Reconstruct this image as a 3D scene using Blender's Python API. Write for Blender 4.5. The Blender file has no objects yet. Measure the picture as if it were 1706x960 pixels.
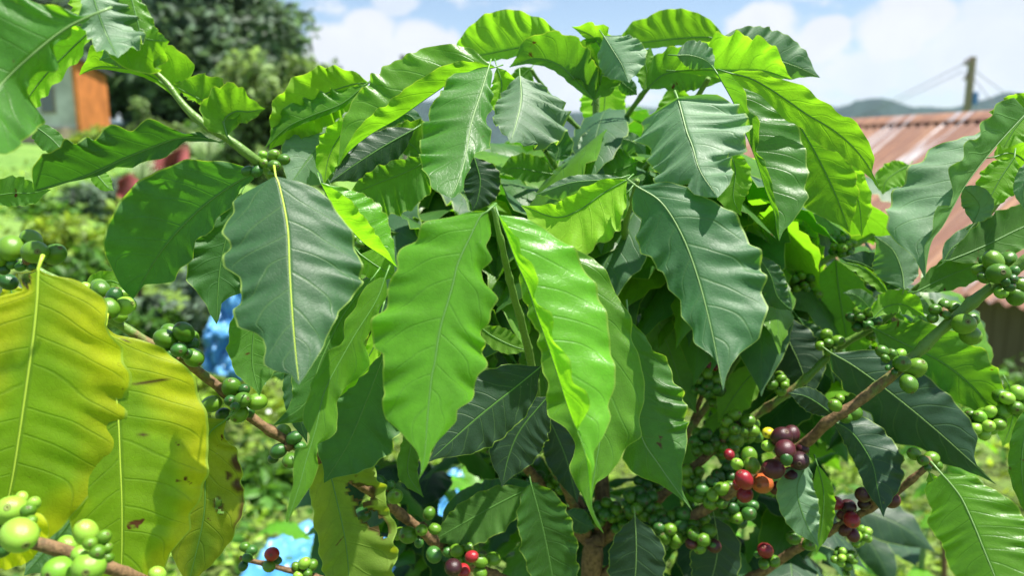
import bpy, math, random
import numpy as np
from mathutils import Vector, noise
R = math.radians
sc = bpy.context.scene
COL = sc.collection

# ---------------------------------------------------------------- camera, world, sun, exposure
FPX, CX, CY = 1241.0, 853.0, 480.0          # focal length and centre in pixels of the 1706 wide photograph
PITCH = R(-10)
CAM = np.array([0.0, 0.0, 1.6])
cd = bpy.data.cameras.new('camera'); cam = bpy.data.objects.new('camera', cd); COL.objects.link(cam)
cam.location = CAM; cam.rotation_euler = (R(90) + PITCH, 0, 0)
cd.sensor_width = 36; cd.lens = FPX / 1706 * 36; cd.clip_start = .02; cd.clip_end = 9000
cd.dof.use_dof = True; cd.dof.focus_distance = .50; cd.dof.aperture_fstop = 6.3
sc.camera = cam

SUN_EL, SUN_AZ = R(71), R(97)                 # azimuth from +Y (ahead of the camera) towards +X
sd = bpy.data.lights.new('sun', 'SUN'); sun = bpy.data.objects.new('sun', sd); COL.objects.link(sun)
sdir = Vector((math.sin(SUN_AZ) * math.cos(SUN_EL), math.cos(SUN_AZ) * math.cos(SUN_EL), math.sin(SUN_EL)))
sun.rotation_euler = sdir.to_track_quat('Z', 'Y').to_euler()
sd.energy = 5.0; sd.angle = R(.5); sd.color = (1, .96, .88)
sc.view_settings.view_transform = 'Standard'; sc.view_settings.look = 'None'
sc.view_settings.exposure = 1.12; sc.view_settings.gamma = 1

class NT:
    """small helper for writing node trees"""
    def __init__(s, t): s.t = t; s.n = t.nodes; s.l = t.links
    def new(s, k, **kw):
        n = s.n.new(k)
        for a, b in kw.items(): setattr(n, a, b)
        return n
    def put(s, sock, v):
        if v is None: return
        if isinstance(v, bpy.types.NodeSocket): s.l.new(v, sock)
        else:
            if isinstance(v, (tuple, list)) and len(v) == 3 and sock.type == 'RGBA': v = (*v, 1)
            sock.default_value = v
    def m(s, op, a, b=None, c=None, clamp=False):
        n = s.new('ShaderNodeMath', operation=op, use_clamp=clamp)
        for i, v in enumerate((a, b, c)): s.put(n.inputs[i], v) if v is not None else None
        return n.outputs[0]
    def vm(s, op, a, b=None, sc_=None):
        n = s.new('ShaderNodeVectorMath', operation=op)
        s.put(n.inputs[0], a)
        if b is not None: s.put(n.inputs[1], b)
        if sc_ is not None: s.put(n.inputs['Scale'], sc_)
        return n.outputs['Value'] if op in ('DOT_PRODUCT', 'LENGTH', 'DISTANCE') else n.outputs[0]
    def mix(s, f, a, b, mode='MIX'):
        n = s.new('ShaderNodeMix', data_type='RGBA', blend_type=mode)
        s.put(n.inputs[0], f); s.put(n.inputs[6], a); s.put(n.inputs[7], b)
        return n.outputs[2]
    def ss(s, x, lo, hi, a=0.0, b=1.0):
        n = s.new('ShaderNodeMapRange', interpolation_type='SMOOTHSTEP')
        for i, v in enumerate((x, lo, hi, a, b)): s.put(n.inputs[i], v)
        return n.outputs[0]
    def noise(s, vec, scale, detail=3, rough=.5, dist=0.0):
        n = s.new('ShaderNodeTexNoise'); s.put(n.inputs['Vector'], vec)
        n.inputs['Scale'].default_value = scale; n.inputs['Detail'].default_value = detail
        n.inputs['Roughness'].default_value = rough; n.inputs['Distortion'].default_value = dist
        return n.outputs[0]
    def sep(s, v):
        n = s.new('ShaderNodeSeparateXYZ'); s.put(n.inputs[0], v); return n.outputs
    def comb(s, x, y, z):
        n = s.new('ShaderNodeCombineXYZ')
        for i, v in enumerate((x, y, z)): s.put(n.inputs[i], v)
        return n.outputs[0]

def cam_dir(px, py):
    d = np.array([(px - CX) / FPX, 1.0, (CY - py) / FPX])
    c, s_ = math.cos(PITCH), math.sin(PITCH)
    v = np.array([d[0], c * d[1] - s_ * d[2], s_ * d[1] + c * d[2]])
    return v
def P(px, py, d):
    """world point seen at pixel (px,py) at depth d metres in front of the camera"""
    return CAM + cam_dir(px, py) * d

# world: Nishita sky plus clouds placed by direction
w = bpy.data.worlds.new('World'); sc.world = w; w.use_nodes = True
g = NT(w.node_tree); g.n.clear()
sky = g.new('ShaderNodeTexSky', sky_type='NISHITA'); sky.sun_disc = False
sky.sun_elevation = SUN_EL; sky.sun_rotation = SUN_AZ; sky.air_density = 1.0; sky.dust_density = .6; sky.ozone_density = 1.0
tc = g.new('ShaderNodeTexCoord'); dv = tc.outputs['Generated']
x_, y_, z_ = g.sep(dv)
den = g.m('ADD', g.m('MAXIMUM', z_, 0.0), .16)
pl = g.comb(g.m('DIVIDE', x_, den), g.m('DIVIDE', y_, den), 0.0)
n1 = g.noise(pl, 1.35, 8, .58, .3)
n2 = g.noise(g.vm('ADD', dv, (3.1, 1.7, .3)), 9.0, 7, .6, .35)
cl = g.ss(n1, .44, .66)
# more cloud to the right of the view, less overhead of the middle
side = g.ss(x_, -.15, .55)
cl = g.m('MULTIPLY', g.ss(g.m('ADD', g.m('ADD', n1, g.m('MULTIPLY', g.m('SUBTRACT', n2, .5), .5)), g.m('MULTIPLY', side, .05)), .56, .68), .92, clamp=True)
edge = g.m('MULTIPLY', g.m('SUBTRACT', n2, .5), .085)
def puff(px, py, r, flat=1.6, amt=1.0):
    v = cam_dir(px, py); v = v / np.linalg.norm(v)
    d = g.vm('SUBTRACT', dv, tuple(float(q) for q in v))
    a, b, c = g.sep(d)
    q = g.m('SQRT', g.m('ADD', g.m('ADD', g.m('MULTIPLY', a, a), g.m('MULTIPLY', b, b)), g.m('MULTIPLY', g.m('MULTIPLY', c, c), flat)))
    return g.m('MULTIPLY', g.ss(g.m('ADD', q, edge), r, r * .68), amt)
for a in ((575, 80, .050), (610, 60, .045), (640, 110, .06), (545, 120, .05), (695, 78, .045), (730, 100, .05), (600, 150, .08, 1.6, .55),
          (700, 170, .08, 1.6, .55), (660, 0, .03, 3, .7), (900, 150, .10, 2, .9), (960, 165, .08, 2, .9), (1270, 42, .045), (1310, 90, .05, 2, .85), (1370, 75, .04),
          (1440, 120, .06, 3, .8), (1520, 40, .05, 2, 1), (1490, 62, .05), (1330, 130, .07, 3, .7), (1640, 90, .09, 2.8, .85), (1550, 118, .06, 3, .7), (1700, 140, .08, 2.4, .6), (1690, 20, .06, 3, .8)):
    cl = g.m('MAXIMUM', cl, puff(*a))
haze = g.ss(z_, .18, .0, 0.0, .30)
cl = g.m('MAXIMUM', cl, haze)
grey = g.m('MULTIPLY', g.ss(g.noise(dv, 5.0, 4, .5), .42, .62), g.ss(z_, .14, .24))
grey = g.m('MAXIMUM', g.m('MULTIPLY', grey, g.ss(x_, .30, .5)), g.ss(n2, .40, .62, .16, 0.0))
ccol = g.mix(grey, (.86, .88, .92), (.50, .54, .62))
b1 = g.new('ShaderNodeBackground'); g.put(b1.inputs[0], sky.outputs[0]); b1.inputs[1].default_value = .078
b2 = g.new('ShaderNodeBackground'); g.put(b2.inputs[0], ccol); b2.inputs[1].default_value = .53
mx = g.new('ShaderNodeMixShader'); g.put(mx.inputs[0], cl); g.l.new(b1.outputs[0], mx.inputs[1]); g.l.new(b2.outputs[0], mx.inputs[2])
wo = g.new('ShaderNodeOutputWorld'); g.l.new(mx.outputs[0], wo.inputs[0])
# ---------------------------------------------------------------- materials
def mat(name):
    m = bpy.data.materials.new(name); m.use_nodes = True; t = NT(m.node_tree); t.n.clear()
    t.out = t.new('ShaderNodeOutputMaterial'); return m, t
def principled(t, base, rough=.5, spec=.5, normal=None, **kw):
    p = t.new('ShaderNodeBsdfPrincipled'); t.put(p.inputs['Base Color'], base); t.put(p.inputs['Roughness'], rough)
    t.put(p.inputs['Specular IOR Level'], spec)
    if normal is not None: t.put(p.inputs['Normal'], normal)
    for k, v in kw.items(): t.put(p.inputs[k], v)
    return p
def simple(name, col, rough=.6, var=.15, scale=30, bump=.2, spec=.4, coord='Object', det=5):
    m, t = mat(name)
    tc = t.new('ShaderNodeTexCoord').outputs[coord]
    n = t.noise(tc, scale, det, .6)
    dark = tuple(c * (1 - var) for c in col); light = tuple(min(1, c * (1 + var)) for c in col)
    c = t.mix(t.ss(n, .3, .7), dark, light)
    b = t.new('ShaderNodeBump'); b.inputs['Strength'].default_value = bump; b.inputs['Distance'].default_value = .2 / scale
    t.put(b.inputs['Height'], n)
    p = principled(t, c, rough, spec, b.outputs[0]); t.l.new(p.outputs[0], t.out.inputs[0]); return m

NVEIN = 9.0
def leaf_mat(name, top, under, trans, tfac=.42, rough=.36, vein=(.12, .24, .06), nerve=.62, spots=0.0, patch=None, spec=.5, under_rough=.55):
    """leaf blade: glossy face, paler matt back, light through it, pinnate veins from the uv map"""
    m, t = mat(name)
    uv = t.new('ShaderNodeUVMap', uv_map='UVMap').outputs[0]
    u, v, _ = t.sep(uv)
    v2 = t.m('ABSOLUTE', t.m('SUBTRACT', t.m('MULTIPLY', v, 2.0), 1.0))
    side = t.m('SUBTRACT', t.m('MULTIPLY', t.m('GREATER_THAN', v, .5), .42), .21)
    obj = t.new('ShaderNodeTexCoord').outputs['Object']
    wob = t.m('MULTIPLY', t.m('SUBTRACT', t.noise(obj, 30, 2), .5), .20)
    s = t.m('MULTIPLY', t.m('SUBTRACT', u, t.m('ADD', t.m('MULTIPLY', v2, .10), t.m('MULTIPLY', t.m('MULTIPLY', v2, v2), .07))), NVEIN)
    s = t.m('ADD', t.m('ADD', s, side), wob)
    fr = t.m('ABSOLUTE', t.m('SUBTRACT', t.m('FRACT', s), .5))          # .5 at a vein
    vw = t.m('ADD', t.m('MULTIPLY', v2, -.022), .465)
    vm_ = t.m('MULTIPLY', t.ss(fr, .44, .497), t.ss(v2, 1.0, .75))
    mid = t.ss(v2, .045, .012)
    veins = t.m('MAXIMUM', t.m('MULTIPLY', vm_, nerve), mid)
    # fine net between the side veins
    vo = t.new('ShaderNodeTexVoronoi', feature='DISTANCE_TO_EDGE'); t.put(vo.inputs['Vector'], obj); vo.inputs['Scale'].default_value = 330
    net = t.ss(vo.outputs['Distance'], .12, .0)
    n1 = t.noise(obj, 22, 4, .55); n2 = t.noise(obj, 140, 3, .6)
    oi = t.new('ShaderNodeObjectInfo').outputs['Random']
    jit = t.ss(oi, 0.0, 1.0, .82, 1.2)
    shade = t.m('MULTIPLY', jit, t.ss(n1, .25, .75, .86, 1.16))
    shade = t.m('MULTIPLY', shade, t.ss(n2, .25, .75, .94, 1.07))
    def tone(c): return t.vm('SCALE', c, sc_=shade)
    geo = t.new('ShaderNodeNewGeometry').outputs['Backfacing']
    col_t, col_tr = top, trans
    if patch:                                                            # yellowing that leaves the veins green or the reverse
        pm = t.ss(t.m('ADD', t.noise(obj, 11, 3, .5), t.m('MULTIPLY', t.m('SUBTRACT', v2, .5), .22)), .42, .62)
        col_t = t.mix(pm, top, patch[0]); col_tr = t.mix(pm, trans, patch[1])
    ct = t.mix(t.m('MULTIPLY', veins, .55), tone(col_t), vein)
    cu = t.mix(t.m('MULTIPLY', veins, .6), tone(under), tuple(min(1, c * 1.5) for c in under))
    base = t.mix(geo, ct, cu)
    tr = t.mix(t.m('MULTIPLY', veins, .45), t.vm('SCALE', col_tr, sc_=shade), tuple(c * .45 for c in trans))
    tr = t.mix(t.m('MULTIPLY', net, .12), tr, tuple(c * .5 for c in trans))
    if spots:
        sp = t.m('MULTIPLY', t.ss(t.noise(obj, 75, 3, .6, .5), .70 - spots, .76 - spots), 1.0)
        base = t.mix(sp, base, (.10, .035, .01)); tr = t.mix(sp, tr, (.12, .03, .005))
    # colour attribute «wear» marks torn and browned margins
    at = t.new('ShaderNodeAttribute', attribute_name='wear').outputs['Fac']
    base = t.mix(at, base, (.09, .045, .018)); tr = t.mix(at, tr, (.05, .015, .003))
    backlit_rim = t.ss(v2, .955, .985, 0, .75)  # bright backlit edge painted into the margin colour
    base = t.mix(backlit_rim, base, (.26, .40, .07)); tr = t.mix(backlit_rim, tr, (.6, .85, .05))
    h = t.m('ADD', t.m('MULTIPLY', veins, -.8), t.m('ADD', t.m('MULTIPLY', net, -.10), t.m('MULTIPLY', n2, .35)))
    b = t.new('ShaderNodeBump'); b.inputs['Strength'].default_value = .40; b.inputs['Distance'].default_value = .0010; t.put(b.inputs['Height'], h)
    n5 = t.noise(obj, 700, 3, .7)
    dust = t.m('MULTIPLY', t.ss(t.noise(obj, 420, 2, .8), .66, .72), t.ss(n1, .45, .7)); base = t.mix(t.m('MULTIPLY', dust, .35), base, (.32, .34, .26))
    h = t.m('ADD', h, t.m('MULTIPLY', n5, .25))
    rg = t.mix(geo, (rough,) * 3, (under_rough,) * 3); rg = t.m('ADD', rg, t.m('MULTIPLY', t.m('SUBTRACT', n5, .5), .25))
    rg = t.m('ADD', rg, t.m('MULTIPLY', t.m('SUBTRACT', n1, .5), .18))
    p = principled(t, base, rg, t.m('SUBTRACT', spec, t.m('MULTIPLY', geo, .2)), b.outputs[0])
    tl = t.new('ShaderNodeBsdfTranslucent'); t.put(tl.inputs[0], tr); t.l.new(b.outputs[0], tl.inputs['Normal'])
    ms = t.new('ShaderNodeMixShader'); ms.inputs[0].default_value = tfac
    t.l.new(p.outputs[0], ms.inputs[1]); t.l.new(tl.outputs[0], ms.inputs[2]); t.l.new(ms.outputs[0], t.out.inputs[0])
    return m
M = {}
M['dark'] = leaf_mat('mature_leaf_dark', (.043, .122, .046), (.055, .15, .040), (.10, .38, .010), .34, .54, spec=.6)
M['shade'] = leaf_mat('leaf_deep_green', (.028, .070, .036), (.035, .10, .032), (.03, .16, .008), .30, .50, spec=.5)  # darkest leaf green, with the weakest translucency
M['mid'] = leaf_mat('mature_leaf_green', (.052, .150, .026), (.085, .20, .040), (.20, .52, .012), .46, .42, spots=.012)
M['young'] = leaf_mat('young_leaf_green', (.115, .275, .024), (.15, .31, .038), (.32, .76, .016), .50, .38, vein=(.10, .26, .05))
M['lime'] = leaf_mat('young_leaf_lime', (.125, .36, .026), (.25, .47, .03), (.40, .90, .020), .54, .34, vein=(.10, .25, .04), nerve=.55)
M['pale'] = leaf_mat('leaf_sky_sheen', (.130, .235, .125), (.10, .23, .05), (.16, .46, .03), .34, .56, spec=.7)  # sky sheen put into the base colour as a paler, bluish green
M['yellow'] = leaf_mat('leaf_yellowing', (.22, .38, .014), (.24, .38, .03), (.50, .88, .012), .56, .42, vein=(.14, .25, .03), spots=0.008,
                       patch=((.48, .52, .012), (.92, .98, .012)))
M['olive'] = leaf_mat('leaf_turning_yellow', (.10, .20, .016), (.13, .21, .03), (.28, .46, .012), .46, .45, vein=(.15, .25, .04), spots=.035,
                      patch=((.22, .27, .015), (.50, .58, .012)))
def rib_mat(name, c):
    m, t = mat(name); p = principled(t, c, .42, .5); p.inputs['Subsurface Weight'].default_value = 0
    t.l.new(p.outputs[0], t.out.inputs[0]); return m
M['rib_pale'] = rib_mat('midrib_pale', (.19, .33, .10)); M['rib_green'] = rib_mat('midrib_green', (.10, .24, .045)); M['rib_yellow'] = rib_mat('midrib_yellow', (.42, .58, .05))

def bark_mat(name, young, old, mixlo, mixhi):
    """coffee twig: green skin turning to cracked brown bark, by the «age» attribute"""
    m, t = mat(name); tc = t.new('ShaderNodeTexCoord').outputs['Object']
    age = t.new('ShaderNodeAttribute', attribute_name='wear').outputs['Fac']
    n = t.noise(tc, 60, 5, .65, .4); n2 = t.noise(tc, 260, 4, .6)
    k = t.ss(t.m('ADD', age, t.m('MULTIPLY', t.m('SUBTRACT', n, .5), .9)), mixlo, mixhi)
    oldc = t.mix(t.ss(n2, .35, .65), tuple(c * .6 for c in old), tuple(min(1, c * 1.25) for c in old))
    c = t.mix(k, young, oldc)
    c = t.mix(t.ss(n2, .62, .75, 0, .5), c, (.05, .03, .02))
    b = t.new('ShaderNodeBump'); b.inputs['Strength'].default_value = .6; b.inputs['Distance'].default_value = .0015; t.put(b.inputs['Height'], t.m('ADD', n2, t.m('MULTIPLY', n, .6)))
    p = principled(t, c, t.ss(k, 0, 1, .38, .75), .4, b.outputs[0]); t.l.new(p.outputs[0], t.out.inputs[0]); return m
M['twig'] = bark_mat('coffee_twig', (.13, .24, .045), (.20, .12, .058), .30, .55)
M['trunk'] = bark_mat('coffee_trunk_bark', (.20, .11, .05), (.21, .12, .065), .3, .6)

def berry_mat(name, c1, c2, rough=.31, tip=(.12, .07, .03)):
    m, t = mat(name); tc = t.new('ShaderNodeTexCoord').outputs['Object']
    z = t.sep(tc)[2]; n = t.noise(tc, 140, 4, .6); n3 = t.noise(tc, 700, 2, .5)
    oi = t.new('ShaderNodeObjectInfo').outputs['Random']
    c = t.mix(t.ss(t.m('ADD', oi, t.m('MULTIPLY', t.m('SUBTRACT', n, .5), .7)), 0.1, .9), c1, c2)
    c = t.mix(t.ss(n3, .6, .8, 0, .2), c, tuple(q * .5 for q in c1))
    at = t.new('ShaderNodeAttribute', attribute_name='wear').outputs['Fac']
    c = t.mix(at, c, tip)
    b = t.new('ShaderNodeBump'); b.inputs['Strength'].default_value = .25; b.inputs['Distance'].default_value = .0004; t.put(b.inputs['Height'], n)
    p = principled(t, c, t.m('ADD', rough, t.m('MULTIPLY', at, .3)), .5, b.outputs[0])
    p.inputs['Subsurface Weight'].default_value = .15; p.inputs['Subsurface Radius'].default_value = (.3, .6, .1); p.inputs['Subsurface Scale'].default_value = .004
    t.l.new(p.outputs[0], t.out.inputs[0]); return m
M['berry_green'] = berry_mat('green_berry', (.060, .160, .010), (.125, .26, .018))
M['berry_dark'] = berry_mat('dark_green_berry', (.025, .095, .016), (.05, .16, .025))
M['berry_lime'] = berry_mat('pale_green_berry', (.16, .37, .03), (.27, .48, .05))
M['berry_red'] = berry_mat('red_berry', (.22, .010, .022), (.34, .018, .025))
M['berry_orange'] = berry_mat('orange_berry', (.42, .09, .025), (.46, .13, .03))
M['berry_yellow'] = berry_mat('yellow_berry', (.62, .50, .02), (.58, .52, .03))
M['berry_purple'] = berry_mat('overripe_berry', (.035, .008, .012), (.085, .012, .02), .4)
# ---------------------------------------------------------------- geometry helpers
def mesh_obj(name, verts, faces, m, parent=None, uv=None, wear=None, smooth=True):
    me = bpy.data.meshes.new(name)
    me.from_pydata([tuple(map(float, v)) for v in verts], [], [tuple(map(int, f)) for f in faces])
    if uv is not None:
        l = me.uv_layers.new(name='UVMap'); vi = np.empty(len(me.loops), dtype=np.int32); me.loops.foreach_get('vertex_index', vi)
        l.data.foreach_set('uv', np.asarray(uv, dtype=np.float32)[vi].ravel())
    if wear is not None:
        a = me.attributes.new('wear', 'FLOAT', 'POINT'); a.data.foreach_set('value', np.asarray(wear, dtype=np.float32))
    if smooth: me.polygons.foreach_set('use_smooth', [True] * len(me.polygons))
    for q in (m if isinstance(m, (list, tuple)) else [m]): me.materials.append(q)
    me.update()
    o = bpy.data.objects.new(name, me); COL.objects.link(o)
    if parent: o.parent = parent
    return o
def recentre(o, c):
    """origin of a mesh object to the world point c"""
    c = Vector(tuple(map(float, c))); o.data.transform(__import__('mathutils').Matrix.Translation(-c)); o.location = c; return o
def empty(name, loc, label, cat, group=None):
    e = bpy.data.objects.new(name, None); COL.objects.link(e); e.location = tuple(map(float, loc)); e.empty_display_size = .1
    return tag(e, label, cat, group)
def tag(o, label=None, cat=None, group=None, kind=None):
    for k, v in (('label', label), ('category', cat), ('group', group), ('kind', kind)):
        if v: o[k] = v
    return o
def unit(a): return a / (np.linalg.norm(a, axis=-1, keepdims=True) + 1e-12)
def spline(pts, n):
    """Catmull-Rom through pts (k,3), resampled evenly by arc length to n+1 points"""
    p = np.asarray(pts, float); q = np.vstack([2 * p[0] - p[1], p, 2 * p[-1] - p[-2]]); out = []
    for i in range(1, len(q) - 2):
        for t in np.linspace(0, 1, 24, endpoint=False):
            a, b, c, d = q[i - 1], q[i], q[i + 1], q[i + 2]
            out.append(.5 * (2 * b + (c - a) * t + (2 * a - 5 * b + 4 * c - d) * t * t + (3 * b - a - 3 * c + d) * t ** 3))
    out.append(q[-2]); out = np.array(out)
    s = np.r_[0, np.cumsum(np.linalg.norm(np.diff(out, axis=0), axis=1))]; u = np.linspace(0, s[-1], n + 1)
    return np.stack([np.interp(u, s, out[:, k]) for k in range(out.shape[1])], 1), s[-1]
PT = np.array([0, .04, .11, .20, .32, .45, .58, .70, .79, .86, .91, .95, .98, 1])
PW = np.array([.03, .18, .50, .76, .94, 1.0, .97, .83, .62, .385, .20, .095, .045, .005])
def tube(cs, rad, name, m, parent=None, age=None, seg=8, knots=True):
    """tapered tube along a resampled curve; cs (n,3), rad (n)"""
    cs = np.asarray(cs); n = len(cs); T = unit(np.gradient(cs, axis=0)); ref = np.array([.31, .22, .93]); 
    A = unit(np.cross(T, ref)); B = np.cross(T, A); v = []
    for i in range(n):
        for k in range(seg):
            a = 2 * math.pi * k / seg; v.append(cs[i] + rad[i] * (math.cos(a) * A[i] + math.sin(a) * B[i]))
    f = [(i * seg + k, i * seg + (k + 1) % seg, (i + 1) * seg + (k + 1) % seg, (i + 1) * seg + k) for i in range(n - 1) for k in range(seg)]
    f += [tuple(range(seg))[::-1], tuple(range((n - 1) * seg, n * seg))]
    w_ = np.repeat(age if age is not None else np.zeros(n), seg)
    return mesh_obj(name, v, f, m, parent, wear=w_)

def smooth_rows(a, k):
    k = max(1, k); h = np.hanning(2 * k + 3)[1:-1]; h /= h.sum(); p = np.pad(a, ((k, k), (0, 0)), mode='edge')
    return np.stack([np.convolve(p[:, c], h, 'valid') for c in range(a.shape[1])], 1)
def blade(mid, nref, hwL, hwR, aL, aR, rng, face=1, nu=60, nv=10, wave=.11, quilt=.036, prof=None, scallop=.05, holes=None, brown=None, ph=None, freq=1.0):
    """leaf blade about the midrib mid (nu+1,3). nref: direction the chosen face looks; hwL/hwR half widths (m);
    aL/aR = ((t, a_inner, a_outer), ...) degrees each half turns towards nref. Returns verts, faces, uv, wear."""
    T = unit(np.gradient(mid, axis=0)); 
    SL = unit(np.cross(T, nref)); 
    for i in range(1, len(SL)):
        if (SL[i] * SL[i - 1]).sum() < 0: SL[i] *= -1
    SL = unit(smooth_rows(SL, nu // 14)); T = unit(smooth_rows(T, nu // 14)); N = unit(np.cross(SL, T)); t = np.linspace(0, 1, nu + 1)
    W = np.interp(t, *(prof if prof is not None else (PT, PW)))
    ph = rng.uniform(0, 6.28, 4) if ph is None else ph
    verts = []; uv = []; vs = np.linspace(0, 1, nv + 1)
    kk = rng.uniform(.80, 1.12); uu = (t + .016 * np.sin(2 * math.pi * 2.3 * t + ph[0]) + .008 * np.sin(2 * math.pi * 5.1 * t + ph[1])) * kk + rng.uniform(0, .1)
    for side, hw, aa in ((-1, hwL, aL), (1, hwR, aR)):
        S = SL if side < 0 else -SL
        aa = [(0, aa[0], aa[1])] if not isinstance(aa[0], (tuple, list)) else aa
        tt = [q[0] for q in aa]; a0 = np.radians(np.interp(t, tt, [q[1] for q in aa])); a1 = np.radians(np.interp(t, tt, [q[2] for q in aa]))
        hwv = hw if isinstance(hw, np.ndarray) else np.interp(t, [q[0] for q in hw], [q[1] for q in hw]) if isinstance(hw, (tuple, list)) else np.full(nu + 1, hw)
        wmax = hwv.max(); 
        k = 0 if side < 0 else 1
        om = 6.6 * 2 * math.pi * freq
        def wv_(x, p_): return np.sin(om * x + ph[k] + p_ + 1.3 * np.sin(2 * math.pi * 1.7 * x + ph[k + 2]) + .7 * np.sin(2 * math.pi * 3.9 * x + ph[1 - k] * 2))
        amp = .62 + .5 * np.sin(2 * math.pi * 1.3 * t + ph[3 - k]) ** 2
        sc1 = 1 + scallop * 1.1 * amp * wv_(t, .6) + scallop * .25 * np.sin(om * 2.3 * t + ph[k + 2])
        w_ = hwv if isinstance(hw, np.ndarray) else W * hwv * sc1
        pos = mid.copy(); rows = [pos.copy()]
        for j in range(1, nv + 1):
            a = a0 + (a1 - a0) * ((j - .5) / nv)
            pos = pos + (w_ / nv)[:, None] * (np.cos(a)[:, None] * S + np.sin(a)[:, None] * N)
            v = vs[j]; nb = -np.sin(a)[:, None] * S + np.cos(a)[:, None] * N
            tv = t - .07 * v
            ruff = (wv_(tv, 0) * amp + .22 * np.sin(om * 1.9 * tv + ph[k + 2])) * wave * 1.3 * v ** 2.0
            env = np.clip(W * 1.3, 0, 1) * np.clip((1 - t) * 9, 0, 1)
            s = (uu - .10 * v - .07 * v * v) * NVEIN + (.21 if side > 0 else -.21)
            q = (np.abs(np.sin(math.pi * (s - .5)) ) - .6) * quilt * 2.1 * v * (1.12 - v) * face
            rows.append(pos + ((ruff + q) * wmax * env)[:, None] * nb)
        verts.append(rows)
    # assemble: columns from left margin to right margin
    V = []; 
    cols = [verts[0][j] for j in range(nv, 0, -1)] + [mid] + [verts[1][j] for j in range(1, nv + 1)]
    vv = [.5 - .5 * vs[j] for j in range(nv, 0, -1)] + [.5] + [.5 + .5 * vs[j] for j in range(1, nv + 1)]
    nc = len(cols); V = np.stack(cols, 1).reshape(-1, 3)
    UV = np.array([(uu[i], vv[j]) for i in range(nu + 1) for j in range(nc)]); TV = [(t[i], vv[j]) for i in range(nu + 1) for j in range(nc)]
    F = []; hs = holes or []
    def inh(u, v, e=1.0): return any(((u - h[0]) / h[2]) ** 2 + ((v - h[1]) / h[3]) ** 2 < e * (1 + .25 * math.sin(9 * math.atan2(v - h[1], u - h[0] + 1e-6) + h[0] * 40)) for h in hs)
    for i in range(nu):
        for j in range(nc - 1):
            if hs and inh((t[i] + t[i + 1]) / 2, (vv[j] + vv[j + 1]) / 2): continue
            a, b, c, d = i * nc + j, i * nc + j + 1, (i + 1) * nc + j + 1, (i + 1) * nc + j
            F.append((a, b, c, d) if face < 0 else (a, d, c, b))
    wear = np.zeros(len(V))
    if hs or brown:
        for q, (u, v) in enumerate(TV):
            if hs and inh(u, v, 1.6): wear[q] = .9
            for h in (brown or []):
                dd = ((u - h[0]) / h[2]) ** 2 + ((v - h[1]) / h[3]) ** 2
                if dd < 1: wear[q] = max(wear[q], min(1, 1.6 * (1 - dd)))
    return V, F, UV, wear

BUSH = None
LEAVES = []
def proj(p):
    q = np.asarray(p) - CAM; c, s_ = math.cos(PITCH), math.sin(PITCH); y = c * q[..., 1] + s_ * q[..., 2]; z = -s_ * q[..., 1] + c * q[..., 2]
    return np.stack([CX + FPX * q[..., 0] / y, CY - FPX * z / y, y], -1)
def Z(c, r, *pts):
    """points read in an enlarged tile of the photo, back to photo pixels"""
    ox, oy = (0, 420, 840, 1266)[c], (0, 310, 630)[r]; return [(ox + a / 2.909, oy + b / 2.909) for a, b in pts]
def widths(mid, outline, sgn, a):
    """true half width along the midrib so that the margin follows the leaf's observed margin"""
    m = proj(mid); T = smooth_rows(np.gradient(m[:, :2], axis=0), len(m) // 14); T /= np.linalg.norm(T, axis=1, keepdims=True) + 1e-9
    nL = np.stack([-T[:, 1], T[:, 0]], 1) * sgn; P_ = np.array([m[0, :2]] + list(outline) + [m[-1, :2]]); out = np.full(len(m), np.nan)
    aa = a if not isinstance(a[0], (tuple, list)) else (a[0][1], a[0][2]); cs = np.mean([math.cos(R(x)) for x in np.linspace(aa[0], aa[1], 7)])
    if cs < 0: nL = -nL
    for i in range(1, len(m) - 1):
        best = None
        for k in range(len(P_) - 1):
            A, B_ = P_[k] - m[i, :2], P_[k + 1] - P_[k]; det = nL[i, 0] * (-B_[1]) + B_[0] * nL[i, 1]
            if abs(det) < 1e-9: continue
            s = (A[0] * (-B_[1]) + B_[0] * A[1]) / det; u = (nL[i, 0] * A[1] - nL[i, 1] * A[0]) / det
            if -1e-6 <= u <= 1 + 1e-6 and s > .3 and (best is None or s < best): best = s
        if best: out[i] = best
    out[0] = out[-1] = 0; ok = ~np.isnan(out); out = np.interp(np.arange(len(out)), np.nonzero(ok)[0], out[ok])
    md_ = np.stack([np.roll(out, k) for k in (-3, -2, -1, 0, 1, 2, 3)]); out[4:-4] = np.median(md_, 0)[4:-4]
    out[1:-1] = .15 * out[:-2] + .7 * out[1:-1] + .15 * out[2:]
    kq = max(3, len(out) // 9); pad = np.pad(out, kq, mode='edge'); sm = np.convolve(pad, np.hanning(2 * kq + 1) / np.hanning(2 * kq + 1).sum(), 'same')[kq:-kq]
    out = np.maximum(out + .55 * (out - sm) * np.clip(np.linspace(0, 8, len(out)), 0, 1) * np.clip(np.linspace(6, 0, len(out)), 0, 1), 0)
    return out * m[:, 2] / FPX / abs(cs)
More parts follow.
